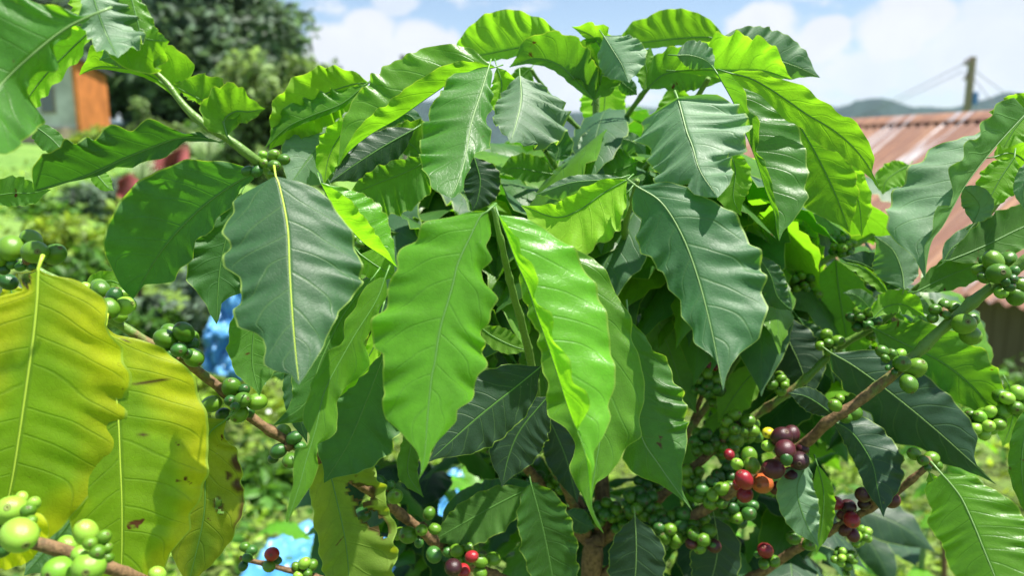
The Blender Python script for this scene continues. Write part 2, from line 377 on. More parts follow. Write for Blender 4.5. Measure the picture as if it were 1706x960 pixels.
def leaf(kind, d, pts, wL, wR, aL=(-8, -14), aR=(-8, -14), face='top', tilt=0, rib='rib_green', ribr=1.0, label=None, pet=True, seed=None, nu=None, stem=None, oL=None, oR=None, **kw):
    """one leaf of the bush. pts: midrib as photo pixels from base to tip, optional third value = cm nearer (-) or farther (+);
    wL/wR: true half widths in pixels at depth d; tilt: degrees the tip end leans towards the camera."""
    rng = np.random.default_rng(seed if seed is not None else int(abs(pts[0][0] * 7 + pts[-1][1] * 13 + len(LEAVES))) % 99991)
    p3 = []; acc = 0; prev = None
    for q in pts:
        if prev is not None:
            acc -= math.hypot(q[0] - prev[0], q[1] - prev[1]) * d / FPX * math.tan(R(tilt))
        prev = q; dd = (q[2] * .01 if len(q) > 2 else 0)
        p3.append(P(q[0], q[1], d + acc + dd))
    ext = max(abs(pts[0][0] - pts[-1][0]), abs(pts[0][1] - pts[-1][1]))
    nu = nu or int(min(110, max(34, ext / (2.6 if oL or oR else 3.4))))
    mid, length = spline(p3, nu)
    nv = 12 if max(wL if not isinstance(wL, (tuple, list)) else 60, wR if not isinstance(wR, (tuple, list)) else 60) > 50 else 8
    T = unit(np.gradient(mid, axis=0)); view = unit(CAM - mid)
    nref = unit(view - (view * T).sum(1, keepdims=True) * T)
    k = d / FPX
    def s_(w_): return [(a, b * k) for a, b in w_] if isinstance(w_, (tuple, list)) else w_ * k
    f = 1 if face == 'top' else -1
    hL = widths(mid, oL, 1, aL) if oL else s_(wL); hR = widths(mid, oR, -1, aR) if oR else s_(wR)
    if oL or oR: kw['wave'] = kw.get('wave', .11) * .95
    V, F, UV, wear = blade(mid, nref, hL, hR, aL, aR, rng, f, nu, nv, **kw)
    o = mesh_obj('leaf', V, F, M[kind], BUSH, UV, wear); recentre(o, mid[0])
    # midrib and petiole, one tapered cord
    back = -nref * f
    r0 = .00046 * ribr
    t = np.linspace(0, 1, nu + 1); rad = r0 * (1 - t) ** .7 * .82 + .00012
    cs = mid + back * (rad * .35)[:, None]
    if stem is not None:
        s3 = P(stem[0], stem[1], stem[2] if len(stem) > 2 else d)
        pp, _ = spline(np.array([s3, mid[0] * .5 + s3 * .5 + np.array([0, 0, .002]), mid[0]]), 6); cs = np.vstack([pp[:-1], cs]); rad = np.r_[np.full(6, r0 * 1.25), rad]
    elif pet:
        a = mid[0] - T[0] * .006 + np.array([0, .004, .001]); cs = np.vstack([a, (a + mid[0]) / 2, cs]); rad = np.r_[r0 * 1.3, r0 * 1.15, rad]
    rb = tube(cs[:-2], rad[:-2], 'midrib', M[rib], o, seg=6)
    rb.data.transform(__import__('mathutils').Matrix.Translation(-o.location))
    if label: o['label'] = label
    LEAVES.append(o); return o

def branch(name, pts, age0=0, age1=1, parent=None, mt='twig', nodes=.045, seg=10, label=None):
    """pts: (px, py, depth, radius_px)"""
    P3 = [np.r_[P(a, b, d), r * .86 * d / FPX] for a, b, d, r in pts]
    L = sum(np.linalg.norm(P3[i + 1][:3] - P3[i][:3]) for i in range(len(P3) - 1)); n = max(12, int(L / .0035))
    c, _ = spline(P3, n); cs, rad = c[:, :3], c[:, 3]
    s = np.linspace(0, L, n + 1); ph = (s % nodes) / nodes
    rad = rad * (1 + .22 * np.exp(-((ph - .5) / .07) ** 2)) * (1 + .05 * np.sin(s * 310))
    rr = np.random.default_rng(int(abs(pts[0][0]))); cs = cs + np.cumsum(rr.normal(0, .00012, cs.shape), 0)
    age = np.linspace(age0, age1, n + 1)
    o = tube(cs, rad, name, M[mt], parent or BUSH, age, seg); recentre(o, cs[0])
    if label: o['label'] = label
    return o

# berry prototype meshes (unit radius): slightly oval drupe with a ringed navel at +Z
def berry_mesh(name, m, seed):
    rg = np.random.default_rng(seed); nr, ns = 14, 20; v = []; f = []; wr = []
    for i in range(nr + 1):
        th = math.pi * i / nr
        for k in range(ns):
            ph = 2 * math.pi * k / ns; r = math.sin(th) * (1 + .025 * math.cos(2 * ph)); z = 1.10 * math.cos(th)
            wv = 0
            if th < .36:
                z -= .05 * (1 - th / .36); 
            v.append((r * math.cos(ph), r * math.sin(ph) * .96, z)); wr.append(0)
    for i in range(nr):
        for k in range(ns): f.append((i * ns + k, (i + 1) * ns + k, (i + 1) * ns + (k + 1) % ns, i * ns + (k + 1) % ns))
    # navel: a small raised ring with a darker centre
    base = len(v)
    for (r, z, wv) in ((.27, 1.005, .0), (.22, 1.075, .55), (.15, 1.085, .7), (.11, 1.045, .9), (.04, 1.06, 1.0)):
        for k in range(ns): v.append((r * math.cos(2 * math.pi * k / ns), r * math.sin(2 * math.pi * k / ns), z)); wr.append(wv)
    for i in range(4):
        for k in range(ns): f.append((base + i * ns + k, base + (i + 1) * ns + k, base + (i + 1) * ns + (k + 1) % ns, base + i * ns + (k + 1) % ns))
    f.append(tuple(range(base + 4 * ns, base + 5 * ns)))
    me = bpy.data.meshes.new(name); me.from_pydata(v, [], f)
    a = me.attributes.new('wear', 'FLOAT', 'POINT'); a.data.foreach_set('value', wr)
    me.polygons.foreach_set('use_smooth', [True] * len(me.polygons)); me.materials.append(m); return me
BM = {}
for i_, k_ in enumerate(('green', 'dark', 'lime', 'red', 'orange', 'yellow', 'purple')): BM[k_] = berry_mesh('berry', M['berry_' + k_], i_)
CL_N = [0]
def cluster(px, py, d, r, n, kinds='green', spread=1.0, squash=(1, .8, .8), small=3, label=None, fix=None):
    """berries packed round a node: r = berry radius in pixels. fix: explicit [(px,py,r,kind,depth offset)]"""
    CL_N[0] += 1; rg = np.random.default_rng(CL_N[0] * 31 + n); c = P(px, py, d); rw = r * d / FPX
    e = bpy.data.objects.new('berry_cluster', None)
    core_v = []
    # the knuckle the berries sit on is the cluster's own mesh
    hub, f = [], []
    for i in range(7):
        for k in range(10):
            th = math.pi * i / 6; ph = 2 * math.pi * k / 10; q = 1 + .25 * rg.uniform(-1, 1)
            hub.append(c + rw * .62 * q * np.array([math.sin(th) * math.cos(ph), math.sin(th) * math.sin(ph), math.cos(th)]))
    f = [(i * 10 + k, (i + 1) * 10 + k, (i + 1) * 10 + (k + 1) % 10, i * 10 + (k + 1) % 10) for i in range(6) for k in range(10)]
    e = mesh_obj('berry_cluster', hub, f, M['twig'], BUSH, wear=np.full(len(hub), .55)); recentre(e, c)
    if label: e['label'] = label
    placed = []
    if fix is None:
        ks = kinds if isinstance(kinds, (list, tuple)) else [kinds]
        R0 = rw * (1.0 + .29 * n ** .5) * spread; tries = 0
        while len(placed) < n and tries < 4000:
            tries += 1
            dirv = unit(rg.normal(0, 1, 3)); dirv[1] = -abs(dirv[1]) * .9 if rg.random() < .7 else dirv[1]
            dist = R0 * rg.uniform(.45, 1) ** .7
            pos = c + dirv * dist * np.array([squash[0], squash[1], squash[2]])
            rr = rw * rg.uniform(.82, 1.12)
            if all(np.linalg.norm(pos - q[0]) > (rr + q[1]) * (.86 - tries * .00005) for q in placed): placed.append((pos, rr, ks[int(rg.integers(len(ks)))]))
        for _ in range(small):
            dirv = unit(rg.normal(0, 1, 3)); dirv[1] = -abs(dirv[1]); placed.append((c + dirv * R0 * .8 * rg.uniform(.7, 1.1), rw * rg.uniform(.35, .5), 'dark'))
    else:
        for q in fix: placed.append((P(q[0], q[1], d + (q[4] if len(q) > 4 else 0)), q[2] * d / FPX, q[3]))
    for pos, rr, k in placed:
        b = bpy.data.objects.new('berry', BM[k]); COL.objects.link(b); b.parent = e
        b.location = tuple(pos - c); out = unit(pos - c + np.array([0, -.25, .1]) * rw * 2) + rg.normal(0, .35, 3)
        b.rotation_euler = Vector(tuple(out)).to_track_quat('Z', 'Y').to_euler(); b.scale = (rr, rr, rr * rg.uniform(.97, 1.1))
        if k in ('red', 'orange', 'yellow', 'purple'): b['label'] = {'red': 'red ripe berry', 'orange': 'orange ripening berry', 'yellow': 'yellow ripening berry', 'purple': 'dark purple overripe berry'}[k]
    return e
# ---------------------------------------------------------------- setting: terrain, hills, far things
def sstep(a, b, x): t = np.clip((x - a) / (b - a), 0, 1); return t * t * (3 - 2 * t)
def ground_z(x, y):
    x = np.asarray(x, float); y = np.asarray(y, float)
    z = .0 + 1.9 * sstep(4, 34, y) * sstep(-2.0, -11, x) - 2.6 * sstep(3, 12, y) * sstep(-1, 6, x) * (1 - sstep(60, 200, y)) + 1.0 * sstep(3, 9, y) * sstep(-2.5, -8, x)
    z = z + .09 * np.sin(x * .9 + 1) * np.cos(y * .7) + .04 * np.sin(x * 2.3) * np.sin(y * 2.1)
    far = sstep(60, 400, y); return z * (1 - far) + far * -3
def terrain():
    xs = np.unique(np.r_[np.linspace(-30, 30, 121), -np.geomspace(30, 5000, 34), np.geomspace(30, 5000, 34)])
    ys = np.unique(np.r_[np.linspace(-20, 50, 141), np.geomspace(50, 5300, 40), -np.geomspace(20, 100, 6)])
    X, Y = np.meshgrid(xs, ys); Z = ground_z(X, Y); n = len(xs)
    v = np.stack([X.ravel(), Y.ravel(), Z.ravel()], 1)
    f = [(j * n + i, j * n + i + 1, (j + 1) * n + i + 1, (j + 1) * n + i) for j in range(len(ys) - 1) for i in range(n - 1)]
    m, t = mat('meadow_ground'); tc = t.new('ShaderNodeTexCoord').outputs['Object']
    a = t.noise(tc, .5, 6, .6); b = t.noise(tc, 9, 6, .7); c = t.noise(tc, 60, 3, .7)
    col = t.mix(t.ss(b, .35, .65), (.08, .18, .03), (.17, .32, .06)); col = t.mix(t.ss(a, .45, .7), col, (.20, .33, .07)); col = t.mix(t.ss(c, .6, .75, 0, .5), col, (.14, .10, .05))
    yy = t.sep(tc)[1]; soil = t.mix(t.ss(b, .4, .65), (.09, .12, .03), (.15, .24, .05)); col = t.mix(t.ss(t.m('ADD', yy, t.m('MULTIPLY', a, 5)), 9.0, 12.5), soil, col)
    bp = t.new('ShaderNodeBump'); bp.inputs['Distance'].default_value = .05; t.put(bp.inputs['Height'], b)
    p = principled(t, col, .85, .2, bp.outputs[0]); t.l.new(p.outputs[0], t.out.inputs[0])
    tag(mesh_obj('ground', v, f, m), kind='structure')
terrain()
def hills(name, d0, profile, seed, depth=700, col=(.020, .042, .028)):
    """ridge at distance d0 whose skyline passes the photo pixels of profile, a solid sloping body"""
    rg = np.random.default_rng(seed); px = np.linspace(profile[0][0], profile[-1][0], 260); py = np.interp(px, [q[0] for q in profile], [q[1] for q in profile])
    py = py + np.cumsum(rg.normal(0, .25, len(px))) * .25 + rg.normal(0, .55, len(px)); v = []; rows = 14; n = len(px)
    top = np.array([P(a, b, d0) for a, b in zip(px, py)])
    for r in range(rows):
        k = r / (rows - 1)                       # 0 foot in front .. 1 crest
        z = -4 + (top[:, 2] + 4) * sstep(0, 1, k * .95 + .05 * k) * (1 + .05 * np.sin(px * .05 + r) * (k < 1))
        v.append(np.stack([top[:, 0] * (1 - (1 - k) * depth / d0), top[:, 1] - (1 - k) * depth + 20 * np.sin(px * .03 + r * 2) * (k < 1), z], 1))
    v.append(np.stack([top[:, 0] * 1.2, top[:, 1] + depth, np.full(n, -5.)], 1))
    V = np.vstack(v); f = [(r * n + i, r * n + i + 1, (r + 1) * n + i + 1, (r + 1) * n + i) for r in range(rows) for i in range(n - 1)]
    tag(mesh_obj(name, V, f, simple(name + '_forest', col, .9, .45, .03, .6, .1)), kind='structure')
hills('hills', 2600, [(300, 190), (480, 165), (560, 150), (600, 141), (640, 150), (700, 170), (770, 160), (850, 178), (945, 192), (960, 187), (1000, 190), (1100, 196), (1250, 200), (1380, 190), (1400, 182), (1425, 172), (1450, 166), (1470, 162), (1490, 168), (1520, 178), (1560, 184), (1590, 179), (1620, 168), (1660, 160), (1706, 158), (1850, 150), (2000, 170)], 4)
hills('distant_hills', 4200, [(-300, 205), (300, 200), (640, 178), (900, 190), (1100, 178), (1300, 172), (1400, 178), (1560, 181), (1700, 176), (2100, 190)], 9, 900)

# low fold of green bushes and weeds as leaf litter meshes -----------------------------------------
def leaf_cards(rng, centres, size, droop=.3, asp=.45, up=.55):
    """many small folded leaves: 6 vertices, 4 faces each"""
    n = len(centres); d = unit(rng.normal(0, 1, (n, 3)) * [1, 1, .55] + [0, 0, -droop]); nn = rng.normal(0, 1, (n, 3)) * .6 + [0, 0, up]
    s = unit(np.cross(d, nn)); nn = np.cross(s, d); L = size * rng.uniform(.6, 1.3, (n, 1)); W = L * asp * .5
    b = centres; tip = b + d * L - nn * L * .12; m1 = b + d * L * .38; m2 = b + d * L * .7 - nn * L * .03
    l1, r1 = m1 + s * W + nn * W * .35, m1 - s * W + nn * W * .35; l2, r2 = m2 + s * W * .8 + nn * W * .2, m2 - s * W * .8 + nn * W * .2
    V = np.stack([b, l1, m1, r1, l2, m2, r2, tip], 1).reshape(-1, 3); F = []
    base = np.arange(n) * 8
    for q in ((0, 2, 1), (0, 3, 2), (1, 2, 5, 4), (2, 3, 6, 5), (4, 5, 7), (5, 6, 7)):
        F.append([tuple(int(x) for x in row) for row in (base[:, None] + np.array(q))])
    F = [f for g_ in F for f in g_]; return V, F
def card_mat(name, c, tr, rough=.5, tf=.35):
    m, t = mat(name); geo = t.new('ShaderNodeNewGeometry').outputs['Random Per Island']; tc = t.new('ShaderNodeTexCoord').outputs['Object']
    k = t.m('MULTIPLY', t.ss(geo, 0, 1, .55, 1.5), t.ss(t.noise(tc, 1.2, 2), .3, .7, .75, 1.25))
    p = principled(t, t.vm('SCALE', c, sc_=k), rough, .35); tl = t.new('ShaderNodeBsdfTranslucent'); t.put(tl.inputs[0], t.vm('SCALE', tr, sc_=k))
    ms = t.new('ShaderNodeMixShader'); ms.inputs[0].default_value = tf; t.l.new(p.outputs[0], ms.inputs[1]); t.l.new(tl.outputs[0], ms.inputs[2]); t.l.new(ms.outputs[0], t.out.inputs[0]); return m
CM = {'lime': card_mat('weed_leaf_lime', (.20, .32, .04), (.48, .64, .05)), 'green': card_mat('shrub_leaf_green', (.06, .15, .022), (.16, .36, .025)),
      'dark': card_mat('tree_leaf_dark', (.12, .18, .115), (.18, .30, .12), .6, .3), 'olive': card_mat('tree_leaf_olive', (.17, .25, .09), (.28, .42, .09), .6, .35),  # dark tree leaves: colour lifted to stand in for haze
      'flower': simple('white_petal', (.8, .8, .76), .5, .05)}
BARK = simple('tree_bark', (.10, .075, .05), .85, .3, 14, .5)
SHM = {}
def crown_cloud(rng, rx, ry, rz, n, clumps=22, fill=.5):
    cc = unit(rng.normal(0, 1, (clumps, 3))) * rng.uniform(.35, .95, (clumps, 1)); cr = rng.uniform(.16, .36, clumps)
    idx = rng.integers(0, clumps, n); d = unit(rng.normal(0, 1, (n, 3))) * (rng.uniform(.3, 1, (n, 1)) ** .5)
    p = cc[idx] + d * cr[idx][:, None]; return p * [rx, ry, rz]
def plant(name, cat, label, loc, rx, rz, kind, size, n, seed, trunk=True, group=None, th=None, ry=None, clumps=22, part='crown'):
    rng = np.random.default_rng(seed); x, y = loc[:2]; z0 = float(ground_z(x, y)) if len(loc) < 3 else loc[2]
    e = empty(name, (x, y, z0), label, cat, group); th = th if th is not None else rz * .9
    V, F = leaf_cards(rng, crown_cloud(rng, rx, ry or rx, rz, n, clumps) + [0, 0, th], size)
    mesh_obj(part, V, F, CM[kind], e, smooth=False)
    if trunk:
        tv = []; tf = []
        def limb(a, b, r0, r1):
            c, _ = spline(np.array([a, (np.array(a) + b) / 2 + rng.normal(0, .04, 3) * np.linalg.norm(np.array(b) - a), b]), 8); rad = np.linspace(r0, r1, 9)
            T = unit(np.gradient(c, axis=0)); A = unit(np.cross(T, [.3, .9, .2])); B = np.cross(T, A); o = len(tv)
            for i in range(9):
                for k in range(7):
                    an = 2 * math.pi * k / 7; tv.append(c[i] + rad[i] * (math.cos(an) * A[i] + math.sin(an) * B[i]))
            for i in range(8):
                for k in range(7): tf.append((o + i * 7 + k, o + i * 7 + (k + 1) % 7, o + (i + 1) * 7 + (k + 1) % 7, o + (i + 1) * 7 + k))
        top = np.array([0, 0, th * .8]); r = rx * .06 + .01
        limb(np.array([0, 0, -.1]), top, r, r * .6)
        for k in range(7):
            an = 6.28 * k / 7 + rng.uniform(0, .6); limb(top * rng.uniform(.55, 1), np.array([math.cos(an) * rx * .6, math.sin(an) * rx * .6, th + rz * rng.uniform(-.2, .5)]), r * .5, r * .12)
        mesh_obj('trunk' if cat == 'tree' else 'stem', tv, tf, BARK, e)
    return e
def wx(px, py, d): q = P(px, py, d); return float(q[0]), float(q[1]), float(q[2])
def tree_at(px, d, py_top, py_bot, halfw, name, cat, label, kind, size, n, seed, **kw):
    """crown spans py_top..py_bot at depth d, rooted on the ground below"""
    x, y, zt = wx(px, py_top, d); zb = wx(px, py_bot, d)[2]; z0 = float(ground_z(x, y)); rz = (zt - zb) / 2
    return plant(name, cat, label, (x, y), halfw * d / FPX, rz, kind, size, n, seed, th=(zt + zb) / 2 - z0, **kw)
tree_at(310, 24, -90, 235, 195, 'shade_tree', 'tree', 'huge dark round crowned tree behind the orange and white house', 'dark', .42, 26000, 1, group='trees on the slope', clumps=130)
tree_at(95, 27, -60, 175, 150, 'shade_tree', 'tree', 'dark tall tree behind the big leaf in the top corner', 'dark', .42, 10000, 11, group='trees on the slope', clumps=40)
tree_at(430, 17, 82, 345, 95, 'broadleaf_tree', 'tree', 'dull green round tree in front of the big dark tree', 'olive', .24, 12000, 2, group='trees on the slope', clumps=40)
tree_at(525, 20, 92, 330, 60, 'broadleaf_tree', 'tree', 'thin topped olive tree standing against white cloud', 'olive', .2, 5000, 3, group='trees on the slope', clumps=30)
tree_at(600, 26, 185, 300, 90, 'broadleaf_tree', 'tree', 'low hazy tree far beyond the thin grey pole', 'green', .24, 3000, 4, group='trees on the slope', clumps=30)
tree_at(750, 24, 215, 330, 90, 'broadleaf_tree', 'tree', 'low green tree glimpsed through the middle of the coffee bush', 'green', .24, 3000, 41, group='trees on the slope', clumps=30)
tree_at(245, 14, 170, 262, 34, 'garden_tree', 'tree', 'small leafy garden tree between orange wall and coffee branch', 'olive', .11, 1800, 5, clumps=20)
tree_at(1010, 30, 235, 330, 150, 'broadleaf_tree', 'tree', 'low far tree hidden behind the middle of the coffee bush', 'green', .26, 2600, 42, clumps=30)
shr = [(60, 8.5, 400, 540, 130, 'lime', 'yellow green bush on the slope behind the hanging green berries'),
       (215, 7.0, 335, 480, 85, 'lime', 'bright bush below the striped grass and left of the big backlit leaf'),
       (130, 5.5, 420, 620, 75, 'green', 'leafy green bush just behind the first berries on the brown branch'),
       (345, 4.6, 600, 740, 70, 'lime', 'sunlit low bush beneath the hanging pair of dark leaves'),
       (430, 4.6, 640, 800, 75, 'lime', 'bright weedy bush below the branch with five berry bunches'),
       (470, 9.0, 330, 520, 110, 'green', 'green bush hidden behind the large grey green leaf'),
       (640, 5.0, 690, 860, 120, 'lime', 'bright bush above the blue sheet behind the hanging leaf tip'),
       (320, 5.2, 430, 640, 95, 'dark', 'dark shaded bush in the gap beside the blue sheet'),
       (290, 12.5, 200, 275, 45, 'olive', 'small hazy bush beside the red cloth'),
       (160, 12.0, 212, 262, 50, 'lime', 'flowering bush in front of the orange and white house'),
       (1260, 3.6, 800, 930, 75, 'lime', 'bright leafy bush beneath the ripening red berries'),
       (1400, 4.4, 700, 850, 70, 'green', 'green bush behind the bunch of dark purple berries'),
       (1560, 5.2, 760, 900, 95, 'green', 'low green bush behind the lower brown branch'),
       (1690, 7.5, 640, 760, 70, 'green', 'bush at the foot of the plank wall'),
       (1440, 7.0, 600, 720, 110, 'green', 'green bush growing against the shed'),
       (860, 4.2, 640, 900, 130, 'green', 'shaded bush behind the stems of the coffee bush'),
       (1000, 6.0, 400, 640, 190, 'dark', 'dark bush seen through the middle of the coffee bush'),
       (760, 5.2, 640, 780, 80, 'lime', 'sunlit bush seen under the brightest hanging leaf'),
       (30, 6.5, 470, 640, 70, 'dark', 'dark bush hidden behind the yellow leaf at the photo edge'),
       (30, 9.5, 325, 420, 90, 'green', 'leafy bush on the slope above the hanging green berries at the photo edge'),
       (175, 10.5, 300, 380, 60, 'dark', 'dark bush just under the red cloth'),
       (110, 7.6, 350, 470, 60, 'lime', 'bright bush in the middle of the gap between berries and striped grass'),
       (250, 4.9, 500, 640, 60, 'green', 'green bush behind the brown branch and its first berries'),
       (440, 3.6, 760, 900, 70, 'green', 'low herb bush beside the long green hanging leaf tip'),
       (400, 5.8, 590, 700, 55, 'dark', 'small dark bush under the upright blue sheet'),
       (330, 13.5, 195, 262, 55, 'green', 'hazy green bush behind the thick green twig')]
for i, (px, d, t_, b_, hw, k, lb) in enumerate(shr):
    tree_at(px, d, t_, b_, hw, 'garden_shrub', 'shrub', lb, k, .095 if d < 7 else .13, 2000, 50 + i, group='bushes growing behind the coffee bush', clumps=26, part='foliage')

# weeds over the ground near and middle distance
rng = np.random.default_rng(77)
def weeds(name, n, xr, yr, size, kind, hmax, seed, label):
    rg = np.random.default_rng(seed); x = rg.uniform(*xr, n); y = yr[0] + (yr[1] - yr[0]) * rg.random(n) ** 1.3
    keep = np.array([noise.noise(Vector((a * 1.5, b * 1.5, seed))) + .5 * noise.noise(Vector((a * 4.1, b * 4.1, seed))) > -.08 for a, b in zip(x, y)]); x, y = x[keep], y[keep]; n = len(x)
    h = (.25 + .75 * (.5 + .5 * np.sin(x * 2.1 + np.cos(y * 1.7) * 2))) * hmax
    c = np.stack([x, y, ground_z(x, y) + h * rg.random(n)], 1); V, F = leaf_cards(rg, c, size)
    tag(mesh_obj(name, V, F, CM[kind], smooth=False), label, 'weeds', kind='stuff')
weeds('weeds', 40000, (-5, 6), (1.9, 8), .060, 'lime', .22, 5, 'bright green weeds covering the ground behind the bush')
weeds('undergrowth', 14000, (-9, 9), (5, 17), .10, 'lime', .20, 6, 'tall rough grass and herbs over the slope')
weeds('ground_cover', 9000, (-4, 5), (2.2, 7), .06, 'green', .5, 8, 'darker herbs scattered among the bright weeds')
rg = np.random.default_rng(12); n = 160; x = rg.uniform(-3.2, 4, n); y = rg.uniform(2.3, 7, n); c = np.stack([x, y, ground_z(x, y) + rg.uniform(.2, .42, n)], 1)
V, F = leaf_cards(rg, c, .035, asp=.9); tag(mesh_obj('wildflowers', V, F, CM['flower'], smooth=False), 'tiny white flowers dotted over the weeds', 'wildflowers', kind='stuff')

# ---------------------------------------------------------------- boxes and quads
def box_mesh(parts):
    V = []; F = []
    for lo, hi in parts:
        o = len(V); (a, b, c), (d, e, f_) = lo, hi
        V += [(a, b, c), (d, b, c), (d, e, c), (a, e, c), (a, b, f_), (d, b, f_), (d, e, f_), (a, e, f_)]
        F += [tuple(o + i for i in q) for q in ((3, 2, 1, 0), (4, 5, 6, 7), (0, 1, 5, 4), (1, 2, 6, 5), (2, 3, 7, 6), (3, 0, 4, 7))]
    return V, F
def boxes(name, parts, m, parent=None, bevel=.01):
    V, F = box_mesh(parts); o = mesh_obj(name, V, F, m, parent, smooth=False)
    if bevel: b = o.modifiers.new('b', 'BEVEL'); b.width = bevel; b.segments = 2
    return o

# rusty roofed shed on the right: local x runs down the slope, local y along the ridge
def shed():
    rd = np.array([.36, -.93]); rd /= np.linalg.norm(rd)
    ridge = P(1425, 202, 15.6); e = empty('shed', (ridge[0], ridge[1], ridge[2] - 5.6), 'plank walled shed with a rusty corrugated iron roof striped in bare metal', 'shed')
    ang = math.atan2(rd[1], rd[0]) - R(90); e.rotation_euler = (0, 0, ang)      # local +y = along the ridge towards the camera
    H = 5.6; run = 3.9; drop = 2.45; L0, L1 = -3.0, 9.0
    m, t = mat('rusty_iron'); tc = t.new('ShaderNodeTexCoord').outputs['Object']; x, y, z = t.sep(tc)
    sheet = t.m('FLOOR', t.m('DIVIDE', t.m('ADD', y, t.m('MULTIPLY', t.m('FLOOR', t.m('DIVIDE', x, 1.9)), .35)), .38))
    wn = t.new('ShaderNodeTexWhiteNoise', noise_dimensions='1D'); t.put(wn.inputs['W'], sheet)
    st = t.comb(t.m('MULTIPLY', x, .35), t.m('MULTIPLY', y, 6.5), 0.0)
    n = t.noise(st, 1.0, 6, .65, .3); n2 = t.noise(tc, 5, 6, .7)
    rust = t.mix(n2, (.09, .032, .022), (.27, .125, .075)); rust = t.mix(t.ss(n, .35, .65), rust, (.17, .085, .06))
    k = t.ss(t.m('ADD', t.m('ADD', t.m('MULTIPLY', wn.outputs[0], .38), t.m('MULTIPLY', t.noise(t.comb(t.m('MULTIPLY', x, .8), t.m('MULTIPLY', y, 17.0), 0.0), 1.0, 4, .6), .35)), t.m('MULTIPLY', n, .70)), .83, .95)
    c = t.mix(t.m('MULTIPLY', k, .9), t.mix(t.ss(t.noise(t.comb(t.m('MULTIPLY', x, .5), t.m('MULTIPLY', y, 9.0), 3.0), 1.0, 5, .7), .45, .62, 0, .8), rust, (.36, .20, .11)), (.36, .36, .39))
    p = principled(t, c, t.ss(k, 0, 1, .75, .5), .4); t.l.new(p.outputs[0], t.out.inputs[0])
    def slope(sg, y0, y1, x0=0.0, x1=1.0, th=.012):
        V = []; F = []; ny = int((y1 - y0) / .0200); nx = 8
        for lay in (0, 1):
            for i in range(nx + 1):
                u = x0 + (x1 - x0) * i / nx
                for j in range(ny + 1):
                    yy = y0 + (y1 - y0) * j / ny; V.append((sg * run * u, yy, H - drop * u + .028 * math.sin(yy * 2 * math.pi / .20) - lay * .004))
        n_ = (nx + 1) * (ny + 1)
        for i in range(nx):
            for j in range(ny):
                a = i * (ny + 1) + j; F.append((a, a + 1, a + ny + 2, a + ny + 1) if sg > 0 else (a, a + ny + 1, a + ny + 2, a + 1))
        return V, F
    V, F = slope(-1, L0, L1); roof = mesh_obj('roof', V, F, m, e)
    V, F = slope(1, L0, L1); mesh_obj('roof', V, F, m, e)
    c_, s_ = math.cos, math.sin
    # ridge cap, folded over the ridge
    V = []; F = []
    for j, yy in enumerate(np.linspace(L0 - .05, L1 + .05, 20)):
        for (a, b) in ((-.24, -.13), (-.12, -.055), (0, .03), (.12, -.055), (.24, -.13)): V.append((a, yy, H + b + .03))
    for j in range(19):
        for i in range(4): a = j * 5 + i; F.append((a, a + 1, a + 6, a + 5))
    mesh_obj('ridge_cap', V, F, m, roof)
    wood, t = mat('weathered_planks'); tc = t.new('ShaderNodeTexCoord').outputs['Object']; x, y, z = t.sep(tc)
    n = t.noise(t.comb(t.m('MULTIPLY', x, 9), t.m('MULTIPLY', y, 9), z), 1.5, 6, .65); gap = t.m('FRACT', t.m('DIVIDE', y, .19))
    c = t.mix(n, (.10, .065, .045), (.22, .165, .125)); c = t.mix(t.ss(t.m('ABSOLUTE', t.m('SUBTRACT', gap, .5)), .46, .49), c, (.02, .015, .01))
    p = principled(t, c, .85, .2); t.l.new(p.outputs[0], t.out.inputs[0])
    xw = -run + .45; zt = H - drop * (run - .45) / run - .05
    pl = [((xw + random.Random(i).uniform(-.008, .008), L0 + .4 + i * .19, .0), (xw + .03, L0 + .4 + i * .19 + .18, zt)) for i in range(int((L1 - L0 - .8) / .19))]
    boxes('wall', pl, wood, e, .004)
    # the two gable walls and the far wall
    for yy in (L0 + .4, L1 - .4):
        V = [(xw, yy - .03, 0), (-xw, yy - .03, 0), (-xw, yy - .03, zt), (0, yy - .03, H - .06), (xw, yy - .03, zt)]; V += [(a, b + .05, c__) for a, b, c__ in V]
        F = [(0, 1, 2, 3, 4), (9, 8, 7, 6, 5)] + [(i, i + 5, (i + 1) % 5 + 5, (i + 1) % 5) for i in range(5)]
        mesh_obj('wall', V, F, wood, e, smooth=False)
    boxes('wall', [((-xw - .03, L0 + .4, 0), (-xw, L1 - .4, zt))], wood, e)
    boxes('rail', [((xw - .05, L0 + .4, 1.1), (xw - .01, L1 - .4, 1.2))], wood, e)
    boxes('rafter', [((-run, L0 + .3 + i * 1.15, H - drop - .10), (-run + .5, L0 + .36 + i * 1.15, H - drop - .03)) for i in range(10)], wood, e)
shed()

